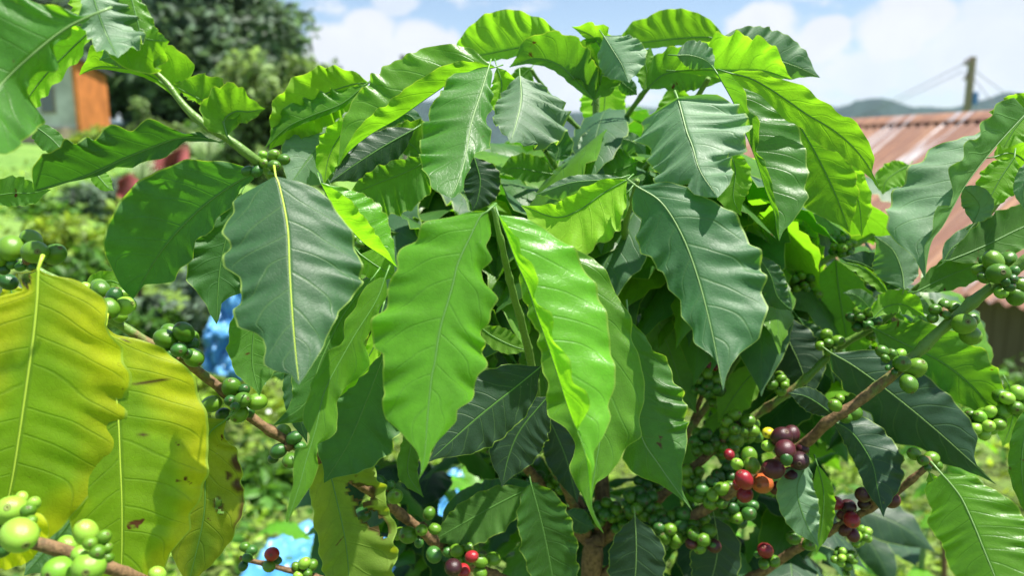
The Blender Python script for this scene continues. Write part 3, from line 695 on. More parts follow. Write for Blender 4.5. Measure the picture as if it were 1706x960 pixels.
# house with an orange wall, upper left
def house():
    c = P(130, 196, 18.5); z0 = float(ground_z(c[0], c[1])) - .3; e = empty('house', (c[0], c[1], z0), 'small white walled house with an orange side panel and grey lean roof', 'house')
    h = c[2] - z0; e.rotation_euler = (0, 0, R(4)); top = h + 1.40; k = 17.5 / FPX
    white = simple('white_wall', (.55, .53, .53), .8, .25, 1.6, .1); orange = simple('orange_panel', (.52, .17, .045), .75, .25, 2.2, .1); beige = simple('beige_wall', (.50, .36, .27), .85, .15, 3, .1)
    boxes('wall', [((-4.2, 0, h - .25), (-.0, .15, top - .05))], white, e)
    boxes('lower_wall', [((-4.2, -.06, 0), (-.004, .13, h - .254))], beige, e)
    # the orange side wall, its top edge falling away behind
    V = [(0, -.1, 0), (0, 1.5, 0), (0, 1.5, top - .25), (0, -.1, top + .02)]; V += [(a + .10, b, c2) for a, b, c2 in V]
    mesh_obj('side_wall', V, [(3, 2, 1, 0), (4, 5, 6, 7), (0, 1, 5, 4), (1, 2, 6, 5), (2, 3, 7, 6), (3, 0, 4, 7)], orange, e, smooth=False)
    V = [(-4.4, -.35, top + .02), (.20, -.35, top + .05), (.20, 1.7, top - .22), (-4.4, 1.7, top - .2)]; V += [(a, b, c2 + .06) for a, b, c2 in V]
    mesh_obj('roof', V, [(3, 2, 1, 0), (4, 5, 6, 7), (0, 1, 5, 4), (1, 2, 6, 5), (2, 3, 7, 6), (3, 0, 4, 7)], simple('grey_roof', (.10, .10, .12), .6, .2, 4), e, smooth=False)
    boxes('wall', [((-4.2, .15, 0), (-4.05, 1.4, top - .05))], white, e); boxes('wall', [((-4.05, 1.4, 0), (-.004, 1.5, top - .26))], white, e)
    w_ = boxes('window', [((-.86, -.03, h + .10), (-.50, .02, h + .75))], simple('window_frame', (.30, .24, .20), .5), e)
    boxes('pane', [((-.82, -.04, h + .14), (-.54, -.033, h + .71))], simple('dark_glass', (.10, .12, .14), .15, .1, spec=.8), w_, 0)
house()

# red cloth on a line, with a clump of striped grass in front
def red_cloth():
    V = []; F = []; n = 26; m_ = 14; d = 9.0
    for j in range(m_ + 1):
        for i in range(n + 1):
            u, v = i / n, j / m_; px = 195 + 120 * u; top = 300 - 62 * u; py = top + (42 - 10 * u) * v
            V.append(P(px, py, d + .10 * math.sin(u * 19) * v + .05 * math.sin(u * 7 + v * 3)))
    for j in range(m_):
        for i in range(n): a = j * (n + 1) + i; F.append((a, a + 1, a + n + 2, a + n + 1))
    o = mesh_obj('red_cloth', V, F, simple('red_cloth', (.26, .06, .055), .8, .2, 6)); s = o.modifiers.new('s', 'SOLIDIFY'); s.thickness = .006
    tag(o, 'faded red cloth hanging on the slope behind the striped grass', 'cloth')
red_cloth()
def fountain_grass(px, py, d, n, L, seed, label):
    rg = np.random.default_rng(seed); c = P(px, py, d); z0 = float(ground_z(c[0], c[1])); V = []; F = []
    for i in range(n):
        a = rg.uniform(0, 6.28); sp = rg.uniform(.25, 1.0); h = L * rg.uniform(.7, 1.1); o = len(V); wd = .022 * L
        for k in range(9):
            t = k / 8; r = sp * h * (t ** 1.5) * .8; z = h * (t - .48 * sp * t ** 3)
            p = c + np.array([math.cos(a) * r, math.sin(a) * r, z]); s = np.array([-math.sin(a), math.cos(a), 0]) * wd * (1 - t) ** .5; V += [p + s, p - s]
        F += [(o + 2 * k, o + 2 * k + 1, o + 2 * k + 3, o + 2 * k + 2) for k in range(8)]
    e = mesh_obj('ornamental_grass', V, F, card_mat('striped_grass', (.50, .60, .40), (.5, .65, .3)))
    tag(e, label, 'grass clump', 'clumps of striped grass')
    # its short woody foot down to the soil
    cs = np.array([[c[0], c[1], z0 - .05 + (c[2] - z0 + .1) * k / 4] for k in range(5)]); tube(cs, np.full(5, .05), 'stalk', BARK, e)
    return e
fountain_grass(345, 285, 8.2, 170, .50, 3, 'fountain of pale striped grass behind the thick green twig')
fountain_grass(240, 318, 8.6, 130, .46, 5, 'fountain of pale striped grass in front of the red cloth')

# utility pole with wires, on the right
def upole():
    d = 34.; b = P(1607, 225, d); t_ = P(1611, 97, d); z0 = float(ground_z(b[0], b[1])); e = empty('utility_pole', (b[0], b[1], z0), 'concrete utility pole with wires above the rusty roof', 'utility pole')
    cm = simple('pole_concrete', (.25, .20, .15), .9, .25, 12)
    H = t_[2] - z0; boxes('pole', [((-.13, -.11, 0), (.13, .11, H))], cm, e, .02)
    boxes('crossarm', [((-.28, -.20, H - .35), (-.132, .20, H - .25))], cm, e); boxes('crossarm', [((-.25, -.18, H - 1.0), (-.132, .18, H - .92))], cm, e)
    for k, (zz, yy) in enumerate(((H - .22, -.15), (H - .22, .15), (H - .88, 0))):
        bm = [(math.cos(a) * .04 * r - .2, math.sin(a) * .04 * r + yy, zz + h) for h, r in ((-.03, 1), (.02, 1.5), (.06, 1), (.10, 1.4), (.14, .6)) for a in np.linspace(0, 6.28, 9)[:8]]
        mesh_obj('insulator', bm, [(i * 8 + q, i * 8 + (q + 1) % 8, (i + 1) * 8 + (q + 1) % 8, (i + 1) * 8 + q) for i in range(4) for q in range(8)] + [tuple(range(8))[::-1], tuple(range(32, 40))], simple('insulator', (.18, .10, .07), .3), e)
    boxes('meter_box', [((.132, -.14, H - 2.1), (.36, .14, H - 1.55))], simple('blue_box', (.06, .16, .42), .5), e)
    wm = simple('wire', (.10, .11, .13), .5)
    for k, (q0, q1) in enumerate((((1606, 106, d), (1180, 262, 120)), ((1606, 118, d), (1150, 272, 120)), ((1613, 108, d), (1900, 200, 60)), ((1613, 118, d), (1680, 205, 31)))):
        a, c = P(*q0), P(*q1); s = np.linspace(0, 1, 24)[:, None]; cs = a + (c - a) * s; cs[:, 2] -= (4 * s[:, 0] * (1 - s[:, 0])) * (1.6 if k < 3 else 0)
        o = tube(cs, np.full(24, .018), 'wire', wm, None, seg=5); tag(o, ['upper wire running left from the utility pole', 'lower wire running left from the utility pole', 'wire running away right of the utility pole', 'stay wire slanting down from the utility pole to the roof side'][k], 'wire', 'wires of the utility pole')
upole()
def grey_pole():
    a, b = P(671, 95, 17), P(668, 420, 17); z0 = float(ground_z(b[0], b[1])); H = a[2] - z0; n = 12
    cs = np.array([[a[0], a[1], z0 - .1 + (H + .1) * k / n] for k in range(n + 1)]); e = tube(cs, np.linspace(.085, .055, n + 1), 'post', simple('grey_post', (.20, .17, .15), .8)); tag(e, 'thin grey brown post rising behind the coffee bush', 'post')
    V, F = box_mesh([((a[0] - .07, a[1] - .07, z0 + H), (a[0] + .07, a[1] + .07, z0 + H + .04))]); mesh_obj('cap', V, F, simple('post_cap', (.2, .2, .2), .6), e, smooth=False)
grey_pole()

# blue plastic sheets
def sheet(name, corners, seed, label, sag=.05, n=56):
    """corners: four world points tl, tr, br, bl; wrinkled plastic"""
    tl, tr, br, bl = [np.array(c) for c in corners]; V = []; F = []; nn = unit(np.cross(tr - tl, bl - tl))
    for j in range(n + 1):
        for i in range(n + 1):
            u, v = i / n, j / n; p = (tl * (1 - u) + tr * u) * (1 - v) + (bl * (1 - u) + br * u) * v
            q = noise.noise(Vector((u * 4 + seed, v * 4, seed))) - 1.1 * abs(noise.noise(Vector((u * 7 + v * 5, v * 4 - u * 3 + seed, 3)))) + .5 * abs(noise.noise(Vector((u * 19, v * 15 + seed, 8))))
            V.append(p + nn * q * sag)
    for j in range(n):
        for i in range(n): a = j * (n + 1) + i; F.append((a, a + 1, a + n + 2, a + n + 1))
    m_, t = mat('blue_plastic'); tc = t.new('ShaderNodeTexCoord').outputs['Object']; q = t.noise(tc, 6, 4)
    p = principled(t, t.mix(t.ss(t.noise(tc, 17, 5, .7), .58, .72, 0, .6), t.mix(t.ss(q, .3, .7), (.06, .27, .56), (.16, .45, .74)), (.45, .52, .55)), .32, .6); tl_ = t.new('ShaderNodeBsdfTranslucent'); tl_.inputs[0].default_value = (.03, .3, .85, 1)
    ms = t.new('ShaderNodeMixShader'); ms.inputs[0].default_value = .2; t.l.new(p.outputs[0], ms.inputs[1]); t.l.new(tl_.outputs[0], ms.inputs[2]); t.l.new(ms.outputs[0], t.out.inputs[0])
    o = mesh_obj(name, V, F, m_); s = o.modifiers.new('s', 'SOLIDIFY'); s.thickness = .003
    return tag(o, label, 'plastic sheet', 'blue plastic sheets')
sheet('blue_sheet', [P(362, 455, 4.1), P(440, 450, 4.1), P(440, 640, 4.0), P(335, 620, 4.0)], 1, 'blue sheet hanging upright left of the big grey green leaf', .10)
sheet('blue_sheet', [P(470, 888, 2.75), P(730, 862, 3.0), P(760, 1010, 2.2), P(370, 1000, 2.25)], 2, 'blue sheet spread low across the ground under the chewed leaf', .05)
sheet('blue_sheet', [P(690, 800, 3.3), P(860, 775, 3.6), P(900, 850, 3.1), P(700, 880, 2.9)], 7, 'blue sheet patch showing under the tip of the brightest leaf', .05)
# ---------------------------------------------------------------- the coffee bush
tb = P(990, 955, .74)
BUSH = empty('coffee_bush', (tb[0], tb[1], 0), 'large coffee bush full of wavy green leaves and berry bunches, filling the foreground', 'coffee bush')
BUSH_LOC = Vector(BUSH.location)
def finish_bush():
    for o in list(BUSH.children): o.location = Vector(o.location) - BUSH_LOC

# woody frame --------------------------------------------------------
foot = np.array([tb[0], tb[1], 0.0])
def trunk_line(px, py, d, r):  return np.r_[P(px, py, d), r * d / FPX]
pts = [np.r_[foot + [0, .02, -.03], .026], np.r_[foot + [.01, .01, .35], .021], np.r_[foot + [-.01, 0, .75], .018], trunk_line(985, 960, .745, 17), trunk_line(1000, 900, .74, 15), trunk_line(1003, 800, .76, 11),
       trunk_line(998, 640, .78, 9), trunk_line(996, 480, .77, 8), trunk_line(995, 320, .75, 7), trunk_line(993, 215, .74, 6), trunk_line(993, 130, .73, 5)]
c_, L_ = spline(pts, 150); rr_ = c_[:, 3] * (1 + .10 * np.sin(np.arange(151) * .9)) 
tr_ = tube(c_[:, :3], rr_, 'trunk', M['twig'], BUSH, np.r_[np.ones(112), np.linspace(1, -.2, 20), np.full(19, -.2)], 12); recentre(tr_, c_[0, :3])
B = branch
B('branch', [(-60, 395, .50, 8), (40, 440, .50, 8), (110, 480, .50, 8), (180, 530, .50, 8.5), (250, 575, .51, 8.5), (300, 602, .52, 9), (370, 655, .53, 9.5), (430, 710, .54, 9.5), (500, 752, .56, 9.5), (570, 795, .58, 9.5), (640, 842, .60, 10), (700, 890, .63, 10), (770, 938, .66, 11), (870, 985, .71, 12), (975, 1010, .745, 13)], .15, 1.4)
B('branch', [(140, -20, .46, 6), (225, 85, .45, 5), (280, 140, .45, 6), (308, 176, .45, 7), (345, 210, .45, 8), (378, 228, .45, 8.5), (430, 268, .46, 9), (470, 310, .50, 8), (560, 420, .58, 8), (700, 580, .67, 8), (860, 760, .73, 9), (985, 905, .745, 10)], -.3, .9)
B('branch', [(1760, 400, .52, 11), (1700, 443, .53, 10.5), (1640, 488, .54, 10.5), (1570, 545, .55, 10.5), (1500, 612, .56, 10), (1430, 668, .57, 10), (1380, 702, .58, 10), (1340, 738, .60, 10.5), (1260, 792, .63, 11), (1170, 850, .67, 11), (1080, 905, .71, 12), (1005, 960, .745, 14)], -.25, 2.0)
B('branch', [(1720, 268, .56, 7), (1680, 315, .57, 7), (1630, 372, .58, 6.5), (1583, 432, .60, 6.5), (1530, 480, .62, 6.5), (1470, 535, .64, 6.5), (1400, 578, .66, 7), (1335, 640, .67, 7.5), (1262, 692, .69, 8), (1190, 750, .70, 8), (1100, 830, .72, 9), (1010, 900, .74, 10)], -.3, .9)
B('branch', [(1500, 360, .72, 5), (1440, 400, .72, 5.5), (1365, 440, .72, 6), (1300, 505, .73, 6), (1240, 580, .74, 6), (1160, 700, .74, 7), (1060, 830, .75, 8), (1000, 900, .745, 9)], -.2, .8)
B('branch', [(1556, 772, .58, 3.5), (1540, 782, .58, 6), (1480, 832, .60, 7), (1400, 880, .63, 7.5), (1330, 918, .66, 8), (1255, 965, .69, 9), (1120, 1020, .73, 10), (1000, 1040, .745, 12)], .5, 1.2)
B('branch', [(-60, 880, .37, 13), (0, 895, .37, 13), (60, 908, .37, 13), (120, 925, .38, 13), (200, 955, .39, 13), (330, 1010, .45, 13), (600, 1110, .60, 13), (960, 1180, .745, 13)], .55, 1.2)
B('branch', [(822, 345, .47, 5), (833, 400, .48, 6), (850, 470, .52, 7), (870, 540, .56, 7.5), (885, 600, .60, 8), (905, 700, .66, 8), (940, 800, .71, 9), (985, 900, .745, 10)], -.4, .7)
B('branch', [(400, 930, .62, 4), (440, 940, .62, 5), (500, 955, .62, 5.5), (620, 985, .66, 6), (850, 1030, .72, 8), (980, 1050, .745, 9)], .6, 1.1)
B('branch', [(800, 640, .78, 4), (830, 720, .78, 5), (880, 800, .77, 6), (930, 850, .76, 8), (990, 920, .745, 9)], .9, 1.3)
B('branch', [(1185, 600, .80, 4), (1165, 670, .79, 5), (1130, 760, .78, 6), (1060, 850, .76, 8), (1000, 910, .745, 9)], .8, 1.3)
B('branch', [(905, 745, .72, 4), (925, 790, .72, 5), (960, 830, .73, 6), (1000, 880, .74, 8)], .9, 1.3)
# green upper shoots
B('shoot', [(886, 115, .66, 3.5), (905, 145, .68, 4), (940, 190, .70, 4.5), (975, 228, .72, 5), (994, 262, .745, 5)], -.5, -.3)
B('shoot', [(870, 185, .62, 4), (895, 228, .64, 5), (930, 285, .68, 6), (960, 350, .72, 6), (994, 440, .765, 7)], -.5, -.3)
B('shoot', [(1092, 130, .64, 6), (1065, 165, .66, 5), (1038, 205, .69, 5), (1012, 250, .73, 5), (997, 300, .75, 5)], -.5, -.3)
B('shoot', [(1180, 130, .60, 5), (1160, 165, .62, 5.5), (1140, 196, .64, 5), (1090, 260, .69, 5), (1040, 340, .73, 6), (998, 430, .77, 6)], -.5, -.2)
B('shoot', [(1062, 300, .56, 5), (1045, 370, .60, 6), (1035, 430, .66, 6.5), (1020, 500, .73, 7), (1000, 560, .775, 7)], -.5, -.1)
B('shoot', [(1240, 300, .66, 4), (1180, 400, .68, 5), (1110, 500, .72, 6), (1005, 620, .78, 7)], -.4, .1)
B('shoot', [(620, 140, .68, 3.5), (660, 200, .70, 4.5), (720, 275, .72, 5.5), (820, 360, .74, 6), (992, 480, .77, 7)], -.5, -.2)

L = leaf
# ---- top left
L('mid', .36, [(160, 22), (113, 45), (62, 84), (0, 143), (-60, 225, -2)], 118, 105, (-18, -28), (-5, -20), tilt=12, rib='rib_pale', ribr=1.3, seed=3, wave=.08, oR=Z(0, 0, (400,110),(345,125),(340,185),(250,205),(262,310),(222,340),(140,370),(112,440),(140,500),(188,560),(100,640),(50,700),(0,725),(-100,720)), oL=Z(0, 0, (400,70),(380,68),(300,40),(180,0),(0,-70),(-150,0),(-200,200),(-200,500)))
L('lime', .41, [(160, 42), (112, 88), (70, 132), (38, 180), (22, 240)], 44, 22, (-10, -20), (15, 40), face='under', seed=4, wave=.16)
L('pale', .40, [(150, -25), (163, 20), (178, 60), (197, 96, -1)], 30, 62, (-5, 30), (-10, -25), seed=8, wave=.16)
L('young', .41, [(215, -20), (228, 30), (240, 62), (282, 68, -1)], 62, 26, (-5, -20), (-10, -20), seed=9, wave=.15)
L('lime', .42, [(130, -15), (140, 8), (152, 30), (158, 52)], 26, 22, (10, 60), (0, 20), face='under', seed=10)
L('pale', .44, [(240, 105), (215, 98), (190, 95), (165, 100)], 28, 18, (-10, -20), (-5, -20), seed=12)
L('lime', .455, [(306, 176), (275, 142), (235, 120), (190, 112), (160, 112), (132, 125)], 62, 7, (5, 25), (0, 20), face='under', seed=13, wave=.05, oL=Z(0, 0, (872,450),(925,385),(946,335),(910,275),(850,235),(790,232),(735,262),(600,235),(470,225),(430,290),(400,330)))
L('young', .44, [(378, 226), (368, 196), (345, 172), (315, 156), (285, 140)], 46, 10, (5, 20), (-20, -50), face='under', seed=15, wave=.12)
L('young', .44, [(378, 226), (374, 200), (392, 186), (415, 186), (442, 181)], 20, 48, (0, 10), (10, 25), face='under', seed=16, wave=.12)
L('pale', .455, [(345, 160), (320, 150), (300, 142), (284, 145)], 10, 22, (-10, -20), (-30, -50), seed=17)
L('dark', .45, Z(0, 0, (1068, 690), (980, 668), (880, 668), (800, 690), (600, 770), (400, 860), (165, 925)), 22, 62, (18, 30), (2, 12), face='under', seed=20, rib='rib_green', wave=.10, stem=(392, 240), oL=Z(0, 0, (980,650),(880,625),(800,590),(740,585),(680,620),(580,612),(520,650),(460,672),(380,672),(350,710),(270,740),(200,810),(180,860),(170,910)), oR=Z(0, 0, (980,685),(900,685),(830,730),(790,765),(700,780),(640,810),(560,812),(480,850),(400,870),(330,885),(240,912),(180,928)))
L('dark', .47, [(432, 284), (385, 310), (330, 352), (272, 415), (222, 498)], 95, 88, (2, 10), (4, 14), face='under', seed=22, wave=.05, tilt=-8, oL=[(405,276),(365,267),(320,266),(275,283),(240,305),(213,337),(194,372),(186,399),(187,423),(196,451),(206,478),(216,492)], oR=[(420,300),(399,317),(382,348),(364,358),(347,389),(327,396),(316,434),(296,448),(285,468),(261,473),(241,475),(229,489)])
L('dark', .50, Z(0, 1, (1170, 30), (1130, 150), (1085, 300), (1060, 450), (1050, 672)), 52, 50, (0, 10), (0, 10), face='under', seed=23, wave=.09, oL=Z(0, 1, (1130,60),(1060,150),(1010,230),(930,280),(920,360),(920,460),(960,510),(1000,570),(1020,620)), oR=Z(0, 1, (1200,120),(1200,260),(1190,430),(1180,510),(1110,540),(1075,570),(1062,640)))
L('mid', .49, [(452, 480), (428, 530), (420, 600), (432, 660)], 40, 66, (0, 10), (0, 10), face='under', seed=24, wave=.05)
L('dark', .42, [(459, 293), (466, 312), (479, 379), (483, 461), (489, 550), (498, 642)], 112, 122, (-6, -20), (-6, -24), tilt=20, rib='rib_yellow', ribr=1.15, seed=25, wave=.045, quilt=.040, oL=[(440,292),(409,306),(392,328),(388,348),(378,368),(376,382),(387,399),(378,413),(380,437),(399,454),(406,482),(395,513),(402,537),(423,547),(436,560),(444,578),(442,602),(461,616),(484,623),(492,636)], oR=[(489,296),(523,306),(547,324),(571,351),(585,375),(599,410),(604,441),(602,461),(585,489),(565,512),(552,538),(540,570),(522,602),(506,630)])
L('lime', .46, [(534, 305), (560, 352), (603, 402), (640, 428), (662, 446)], 46, 66, (125, 138), (-10, -22), seed=26, wave=.05)
L('young', .50, [(600, 424), (626, 442), (660, 462)], 26, 30, (-5, -10), (-5, -10), seed=28, wave=.06)
# ---- upper left of the middle
L('lime', .56, [(614, 138), (585, 141), (535, 160), (490, 195), (448, 250)], 46, 48, (0, 15), (0, 10), face='under', seed=31, wave=.15)
L('young', .555, [(610, 140), (570, 172), (520, 192), (478, 212), (440, 248)], 34, 8, (-25, -40), (0, 0), seed=32, wave=.2)
L('pale', .58, [(600, 185), (560, 220), (520, 258), (478, 315)], 55, 62, (-15, -25), (-12, -20), tilt=20, seed=33, wave=.07)
L('lime', .56, [(600, 196), (568, 225), (548, 262), (540, 308)], 26, 24, (10, 20), (10, 30), face='under', seed=34, wave=.15)
L('young', .52, [(824, 112), (772, 124), (716, 160), (665, 196), (620, 222), (584, 250), (562, 278)], 86, 44, (-10, -30), (125, 145), seed=35, wave=.05, tilt=6, quilt=.040)
L('pale', .53, [(740, 110), (700, 112), (660, 135), (618, 182)], 20, 24, (-25, -40), (-10, -20), seed=36)
L('mid', .50, Z(1, 0, (1148, 322), (1112, 440), (1062, 600), (1035, 760), (1000, 880), (962, 960)), 92, 46, (-12, -22), (-10, -26), tilt=30, rib='rib_pale', seed=37, wave=.10, quilt=.040, oL=Z(1, 0, (1100,320),(1000,330),(935,385),(920,440),(860,480),(860,540),(820,610),(820,690),(830,780),(870,850),(880,900),(945,950)), oR=Z(1, 0, (1165,340),(1165,420),(1170,510),(1142,550),(1165,650),(1160,690),(1080,740),(1060,800),(1040,850),(1020,920),(980,955)))
L('pale', .54, [(866, 125), (868, 165), (860, 205), (850, 238)], 44, 88, (-14, -22), (-18, -30), tilt=38, rib='rib_pale', seed=38, wave=.13, quilt=.040)
L('lime', .555, [(828, 112), (836, 140), (832, 170), (838, 205)], 18, 26, (0, 20), (0, 20), face='under', seed=39, wave=.2)
L('mid', .57, [(720, 262), (680, 285), (630, 305), (572, 330)], 26, 62, (5, 20), (-5, 8), face='under', seed=40, wave=.13)
L('shade', .585, [(690, 215), (640, 243), (590, 275), (548, 305)], 30, 36, (-12, -20), (-12, -25), tilt=20, seed=41, wave=.08)
L('mid', .60, [(705, 300), (700, 258), (672, 232), (645, 222)], 50, 20, (5, 25), (0, 10), face='under', seed=42, wave=.13)
L('dark', .63, [(640, 212), (675, 190), (698, 208), (706, 235)], 12, 12, (-10, -20), (-10, -20), seed=43)
L('shade', .60, [(790, 262), (800, 300), (795, 335), (786, 352)], 30, 36, (-10, -20), (-10, -20), seed=44)
# ---- top middle
L('young', .62, [(945, 72), (900, 74), (850, 82), (800, 92), (755, 98)], 70, 14, (0, 12), (10, 20), face='under', seed=50, wave=.07, prof=([0, .05, .25, .5, .75, .9, .97, 1], [.2, .55, .95, 1, .92, .6, .25, 0]), oL=[(936,60),(923,50),(905,34),(885,29),(868,22),(850,20),(832,21),(808,27),(781,48),(762,72)])
L('mid', .60, [(990, 168), (965, 140), (930, 108), (890, 98), (848, 112)], 52, 12, (5, 20), (0, 10), face='under', seed=51, wave=.08)
L('mid', .60, [(990, 165), (1000, 130), (985, 95), (950, 72)], 40, 50, (5, 25), (0, 15), face='under', seed=52, wave=.09)
L('lime', .595, [(1002, 130), (1006, 95), (988, 62), (952, 44)], 28, 12, (5, 35), (0, 10), face='under', seed=53, wave=.16)
L('pale', .58, [(1006, 60), (1020, 82), (1036, 108), (1048, 138)], 36, 48, (-12, -25), (-12, -25), seed=54, wave=.08, tilt=20)
L('young', .66, [(1206, 62), (1160, 62), (1110, 66), (1060, 72), (1024, 78)], 58, 12, (0, 10), (10, 20), face='under', seed=55, wave=.06, prof=([0, .06, .25, .5, .75, .9, .97, 1], [.15, .5, .92, 1, .95, .7, .35, 0]), oL=Z(2, 0, (1045,150),(990,100),(930,70),(850,50),(790,52),(740,60),(680,92),(620,110),(570,165),(545,205)))
L('young', .58, [(1125, 118), (1170, 116), (1220, 118), (1270, 118), (1320, 132)], 12, 62, (5, 10), (8, 26), face='under', seed=56, wave=.13)
L('pale', .60, [(1195, 66), (1240, 80), (1290, 98), (1330, 112), (1366, 129)], 34, 46, (-12, -22), (-16, -30), seed=57, wave=.08, tilt=5, rib='rib_pale')
L('pale', .565, [(1128, 92), (1150, 92), (1175, 100), (1190, 114)], 22, 28, (-12, -22), (-16, -30), seed=58, wave=.12)
L('mid', .62, [(1078, 148), (1105, 125), (1150, 118), (1210, 135)], 34, 42, (5, 15), (5, 20), face='under', seed=59, wave=.12)
L('young', .63, [(1072, 150), (1078, 125), (1075, 100), (1085, 78)], 26, 20, (5, 15), (5, 20), face='under', seed=60, wave=.12)
L('lime', .76, [(1006, 128), (1008, 165), (1004, 200), (998, 225)], 42, 36, (0, 5), (0, 5), face='under', seed=61, wave=.06)
L('mid', .68, [(885, 112), (870, 128), (858, 160), (868, 190)], 20, 32, (5, 10), (5, 12), face='under', seed=62)
L('dark', .66, [(1030, 130), (1040, 140), (1055, 152), (1062, 158)], 14, 14, seed=63)
L('young', .70, [(1120, 140), (1125, 170), (1115, 200), (1120, 225)], 26, 26, (5, 10), (5, 12), face='under', seed=64)
# ---- right of the middle
L('pale', .47, Z(2, 0, (842, 478), (865, 565), (885, 640), (912, 710), (950, 830), (1035, 957)), 82, 92, (-14, -24), (-14, -24), tilt=32, rib='rib_pale', ribr=1.2, seed=70, wave=.11, quilt=.040, prof=([0, .05, .15, .3, .5, .65, .8, .9, .96, 1], [.35, .72, .96, 1.0, .92, .80, .56, .26, .10, 0]), oL=Z(2, 0, (790,475),(740,478),(690,490),(655,520),(660,560),(625,590),(625,640),(670,650),(690,700),(685,750),(730,790),(735,860),(780,890),(850,865),(880,885),(920,930),(980,950)), oR=Z(2, 0, (900,455),(1010,450),(1080,450),(1120,470),(1115,510),(1160,560),(1165,600),(1135,620),(1155,680),(1130,705),(1080,712),(1070,750),(1095,810),(1080,880),(1048,940)))
L('lime', .475, Z(3, 0, (-150, 352), (-50, 378), (40, 425), (130, 485), (230, 555), (340, 620), (440, 700), (515, 790), (560, 870), (578, 920)), 42, 30, (0, 14), (0, 8), face='under', seed=71, wave=.05, rib='rib_green', oR=Z(3, 0, (-100,340),(0,345),(60,375),(130,395),(210,420),(270,480),(330,510),(380,560),(440,575),(480,630),(520,690),(550,770),(545,830),(562,880)), oL=Z(3, 0, (-80,420),(0,455),(60,510),(130,580),(200,610),(260,670),(330,720),(380,735),(440,790),(500,830),(545,870),(566,905)))
L('mid', .50, [(1195, 122), (1223, 172), (1236, 206), (1250, 241), (1263, 276), (1275, 315), (1290, 355), (1294, 385), (1298, 402)], 42, 100, (128, 142), (-8, -26), seed=72, wave=.05, tilt=18, quilt=.040, oR=Z(3, 0, (-150,400),(-60,420),(0,455),(60,510),(120,560),(170,620),(200,720),(215,820),(205,900),(215,950)) + Z(3, 1, (205,60),(185,110),(150,170),(112,215)), oL=[(1216, 128), (1236, 145), (1246, 165), (1248, 192), (1268, 210), (1264, 234), (1262, 254), (1275, 275), (1282, 296), (1290, 330), (1297, 352)])
L('young', .56, [(1330, 205), (1362, 262), (1392, 325), (1416, 388)], 56, 42, (0, 10), (0, 10), face='under', seed=73, wave=.05)
L('lime', .60, [(1388, 248), (1418, 300), (1432, 345), (1436, 395)], 26, 22, (0, 10), (0, 10), face='under', seed=74, wave=.12)
L('young', .75, [(1515, 275), (1492, 288), (1476, 302), (1470, 325)], 22, 26, (0, 10), (0, 10), face='under', seed=75, wave=.12)
L('young', .55, [(1215, 250), (1225, 285), (1222, 330), (1235, 360)], 30, 26, (0, 10), (0, 10), face='under', seed=76)
L('pale', .70, [(1350, 338), (1372, 362), (1402, 396)], 16, 16, seed=77)
L('young', .72, [(1345, 350), (1330, 395), (1318, 430), (1300, 460)], 26, 30, (0, 10), (0, 10), face='under', seed=78, wave=.1)
# ---- right group
L('pale', .47, [(1712, 186), (1656, 247), (1608, 309), (1572, 374), (1553, 400), (1545, 430), (1541, 466)], 138, 62, (-14, -28), (128, 138), seed=80, wave=.05, quilt=.040, tilt=12, oL=Z(3, 0, (1200,560),(1080,600),(1000,630),(880,640),(860,700),(790,730),(760,800),(700,850),(680,930)) + Z(3, 1, (670,40),(680,90),(660,150),(680,230),(710,280),(750,330),(780,400)), oR=Z(3, 0, (1200,520),(1150,540),(1090,580),(1080,620),(1030,660),(1035,710),(965,740),(970,800),(912,850),(930,930)) + Z(3, 1, (932,40),(920,95),(850,130),(832,200),(802,300)))
L('young', .50, [(1690, 262), (1665, 300), (1650, 330), (1640, 352)], 30, 30, (0, 10), (0, 10), face='under', seed=81)
L('lime', .52, [(1655, 262), (1680, 255), (1700, 262), (1730, 290)], 26, 30, (0, 10), (0, 10), face='under', seed=82)
L('pale', .49, [(1622, 372), (1632, 345), (1620, 325), (1600, 310)], 22, 24, seed=83)
L('young', .48, [(1740, 170), (1712, 190), (1690, 215), (1670, 250)], 45, 45, (0, 20), (0, 20), face='under', seed=84, wave=.16)
L('pale', .46, [(1730, 260), (1712, 290), (1705, 320), (1706, 350)], 16, 24, seed=85)
L('dark', .58, [(1570, 440), (1590, 410), (1640, 385), (1720, 345)], 18, 20, seed=86)
L('mid', .575, [(1582, 434), (1640, 410), (1706, 378), (1790, 345)], 34, 42, (0, 8), (2, 15), face='under', seed=87, wave=.06)
L('mid', .585, [(1527, 486), (1575, 462), (1630, 440), (1690, 418)], 26, 30, (0, 8), (2, 15), face='under', seed=88, wave=.05)
L('pale', .59, [(1506, 482), (1502, 450), (1486, 415), (1456, 393)], 30, 44, (-12, -20), (-12, -20), tilt=-15, seed=89, rib='rib_pale', wave=.05)
L('shade', .62, [(1508, 480), (1470, 460), (1438, 440), (1400, 430)], 26, 24, seed=90, wave=.10)
L('young', .615, [(1484, 498), (1466, 470), (1436, 446), (1395, 435)], 4, 16, (0, 10), (10, 40), face='under', seed=91, wave=.1)
L('mid', .73, [(1392, 432), (1398, 490), (1410, 560), (1424, 620)], 52, 50, (0, 8), (0, 8), face='under', seed=92, wave=.05)
L('young', .60, [(1455, 530), (1475, 512), (1505, 508), (1542, 528)], 16, 26, (5, 30), (5, 20), face='under', seed=93, wave=.14)
L('pale', .61, [(1500, 482), (1520, 495), (1540, 512), (1550, 528)], 20, 10, seed=94)
L('pale', .63, [(1460, 540), (1445, 510), (1425, 492), (1404, 488)], 16, 14, seed=95)
L('pale', .62, [(1530, 522), (1540, 540), (1530, 560), (1515, 565)], 26, 10, seed=96)
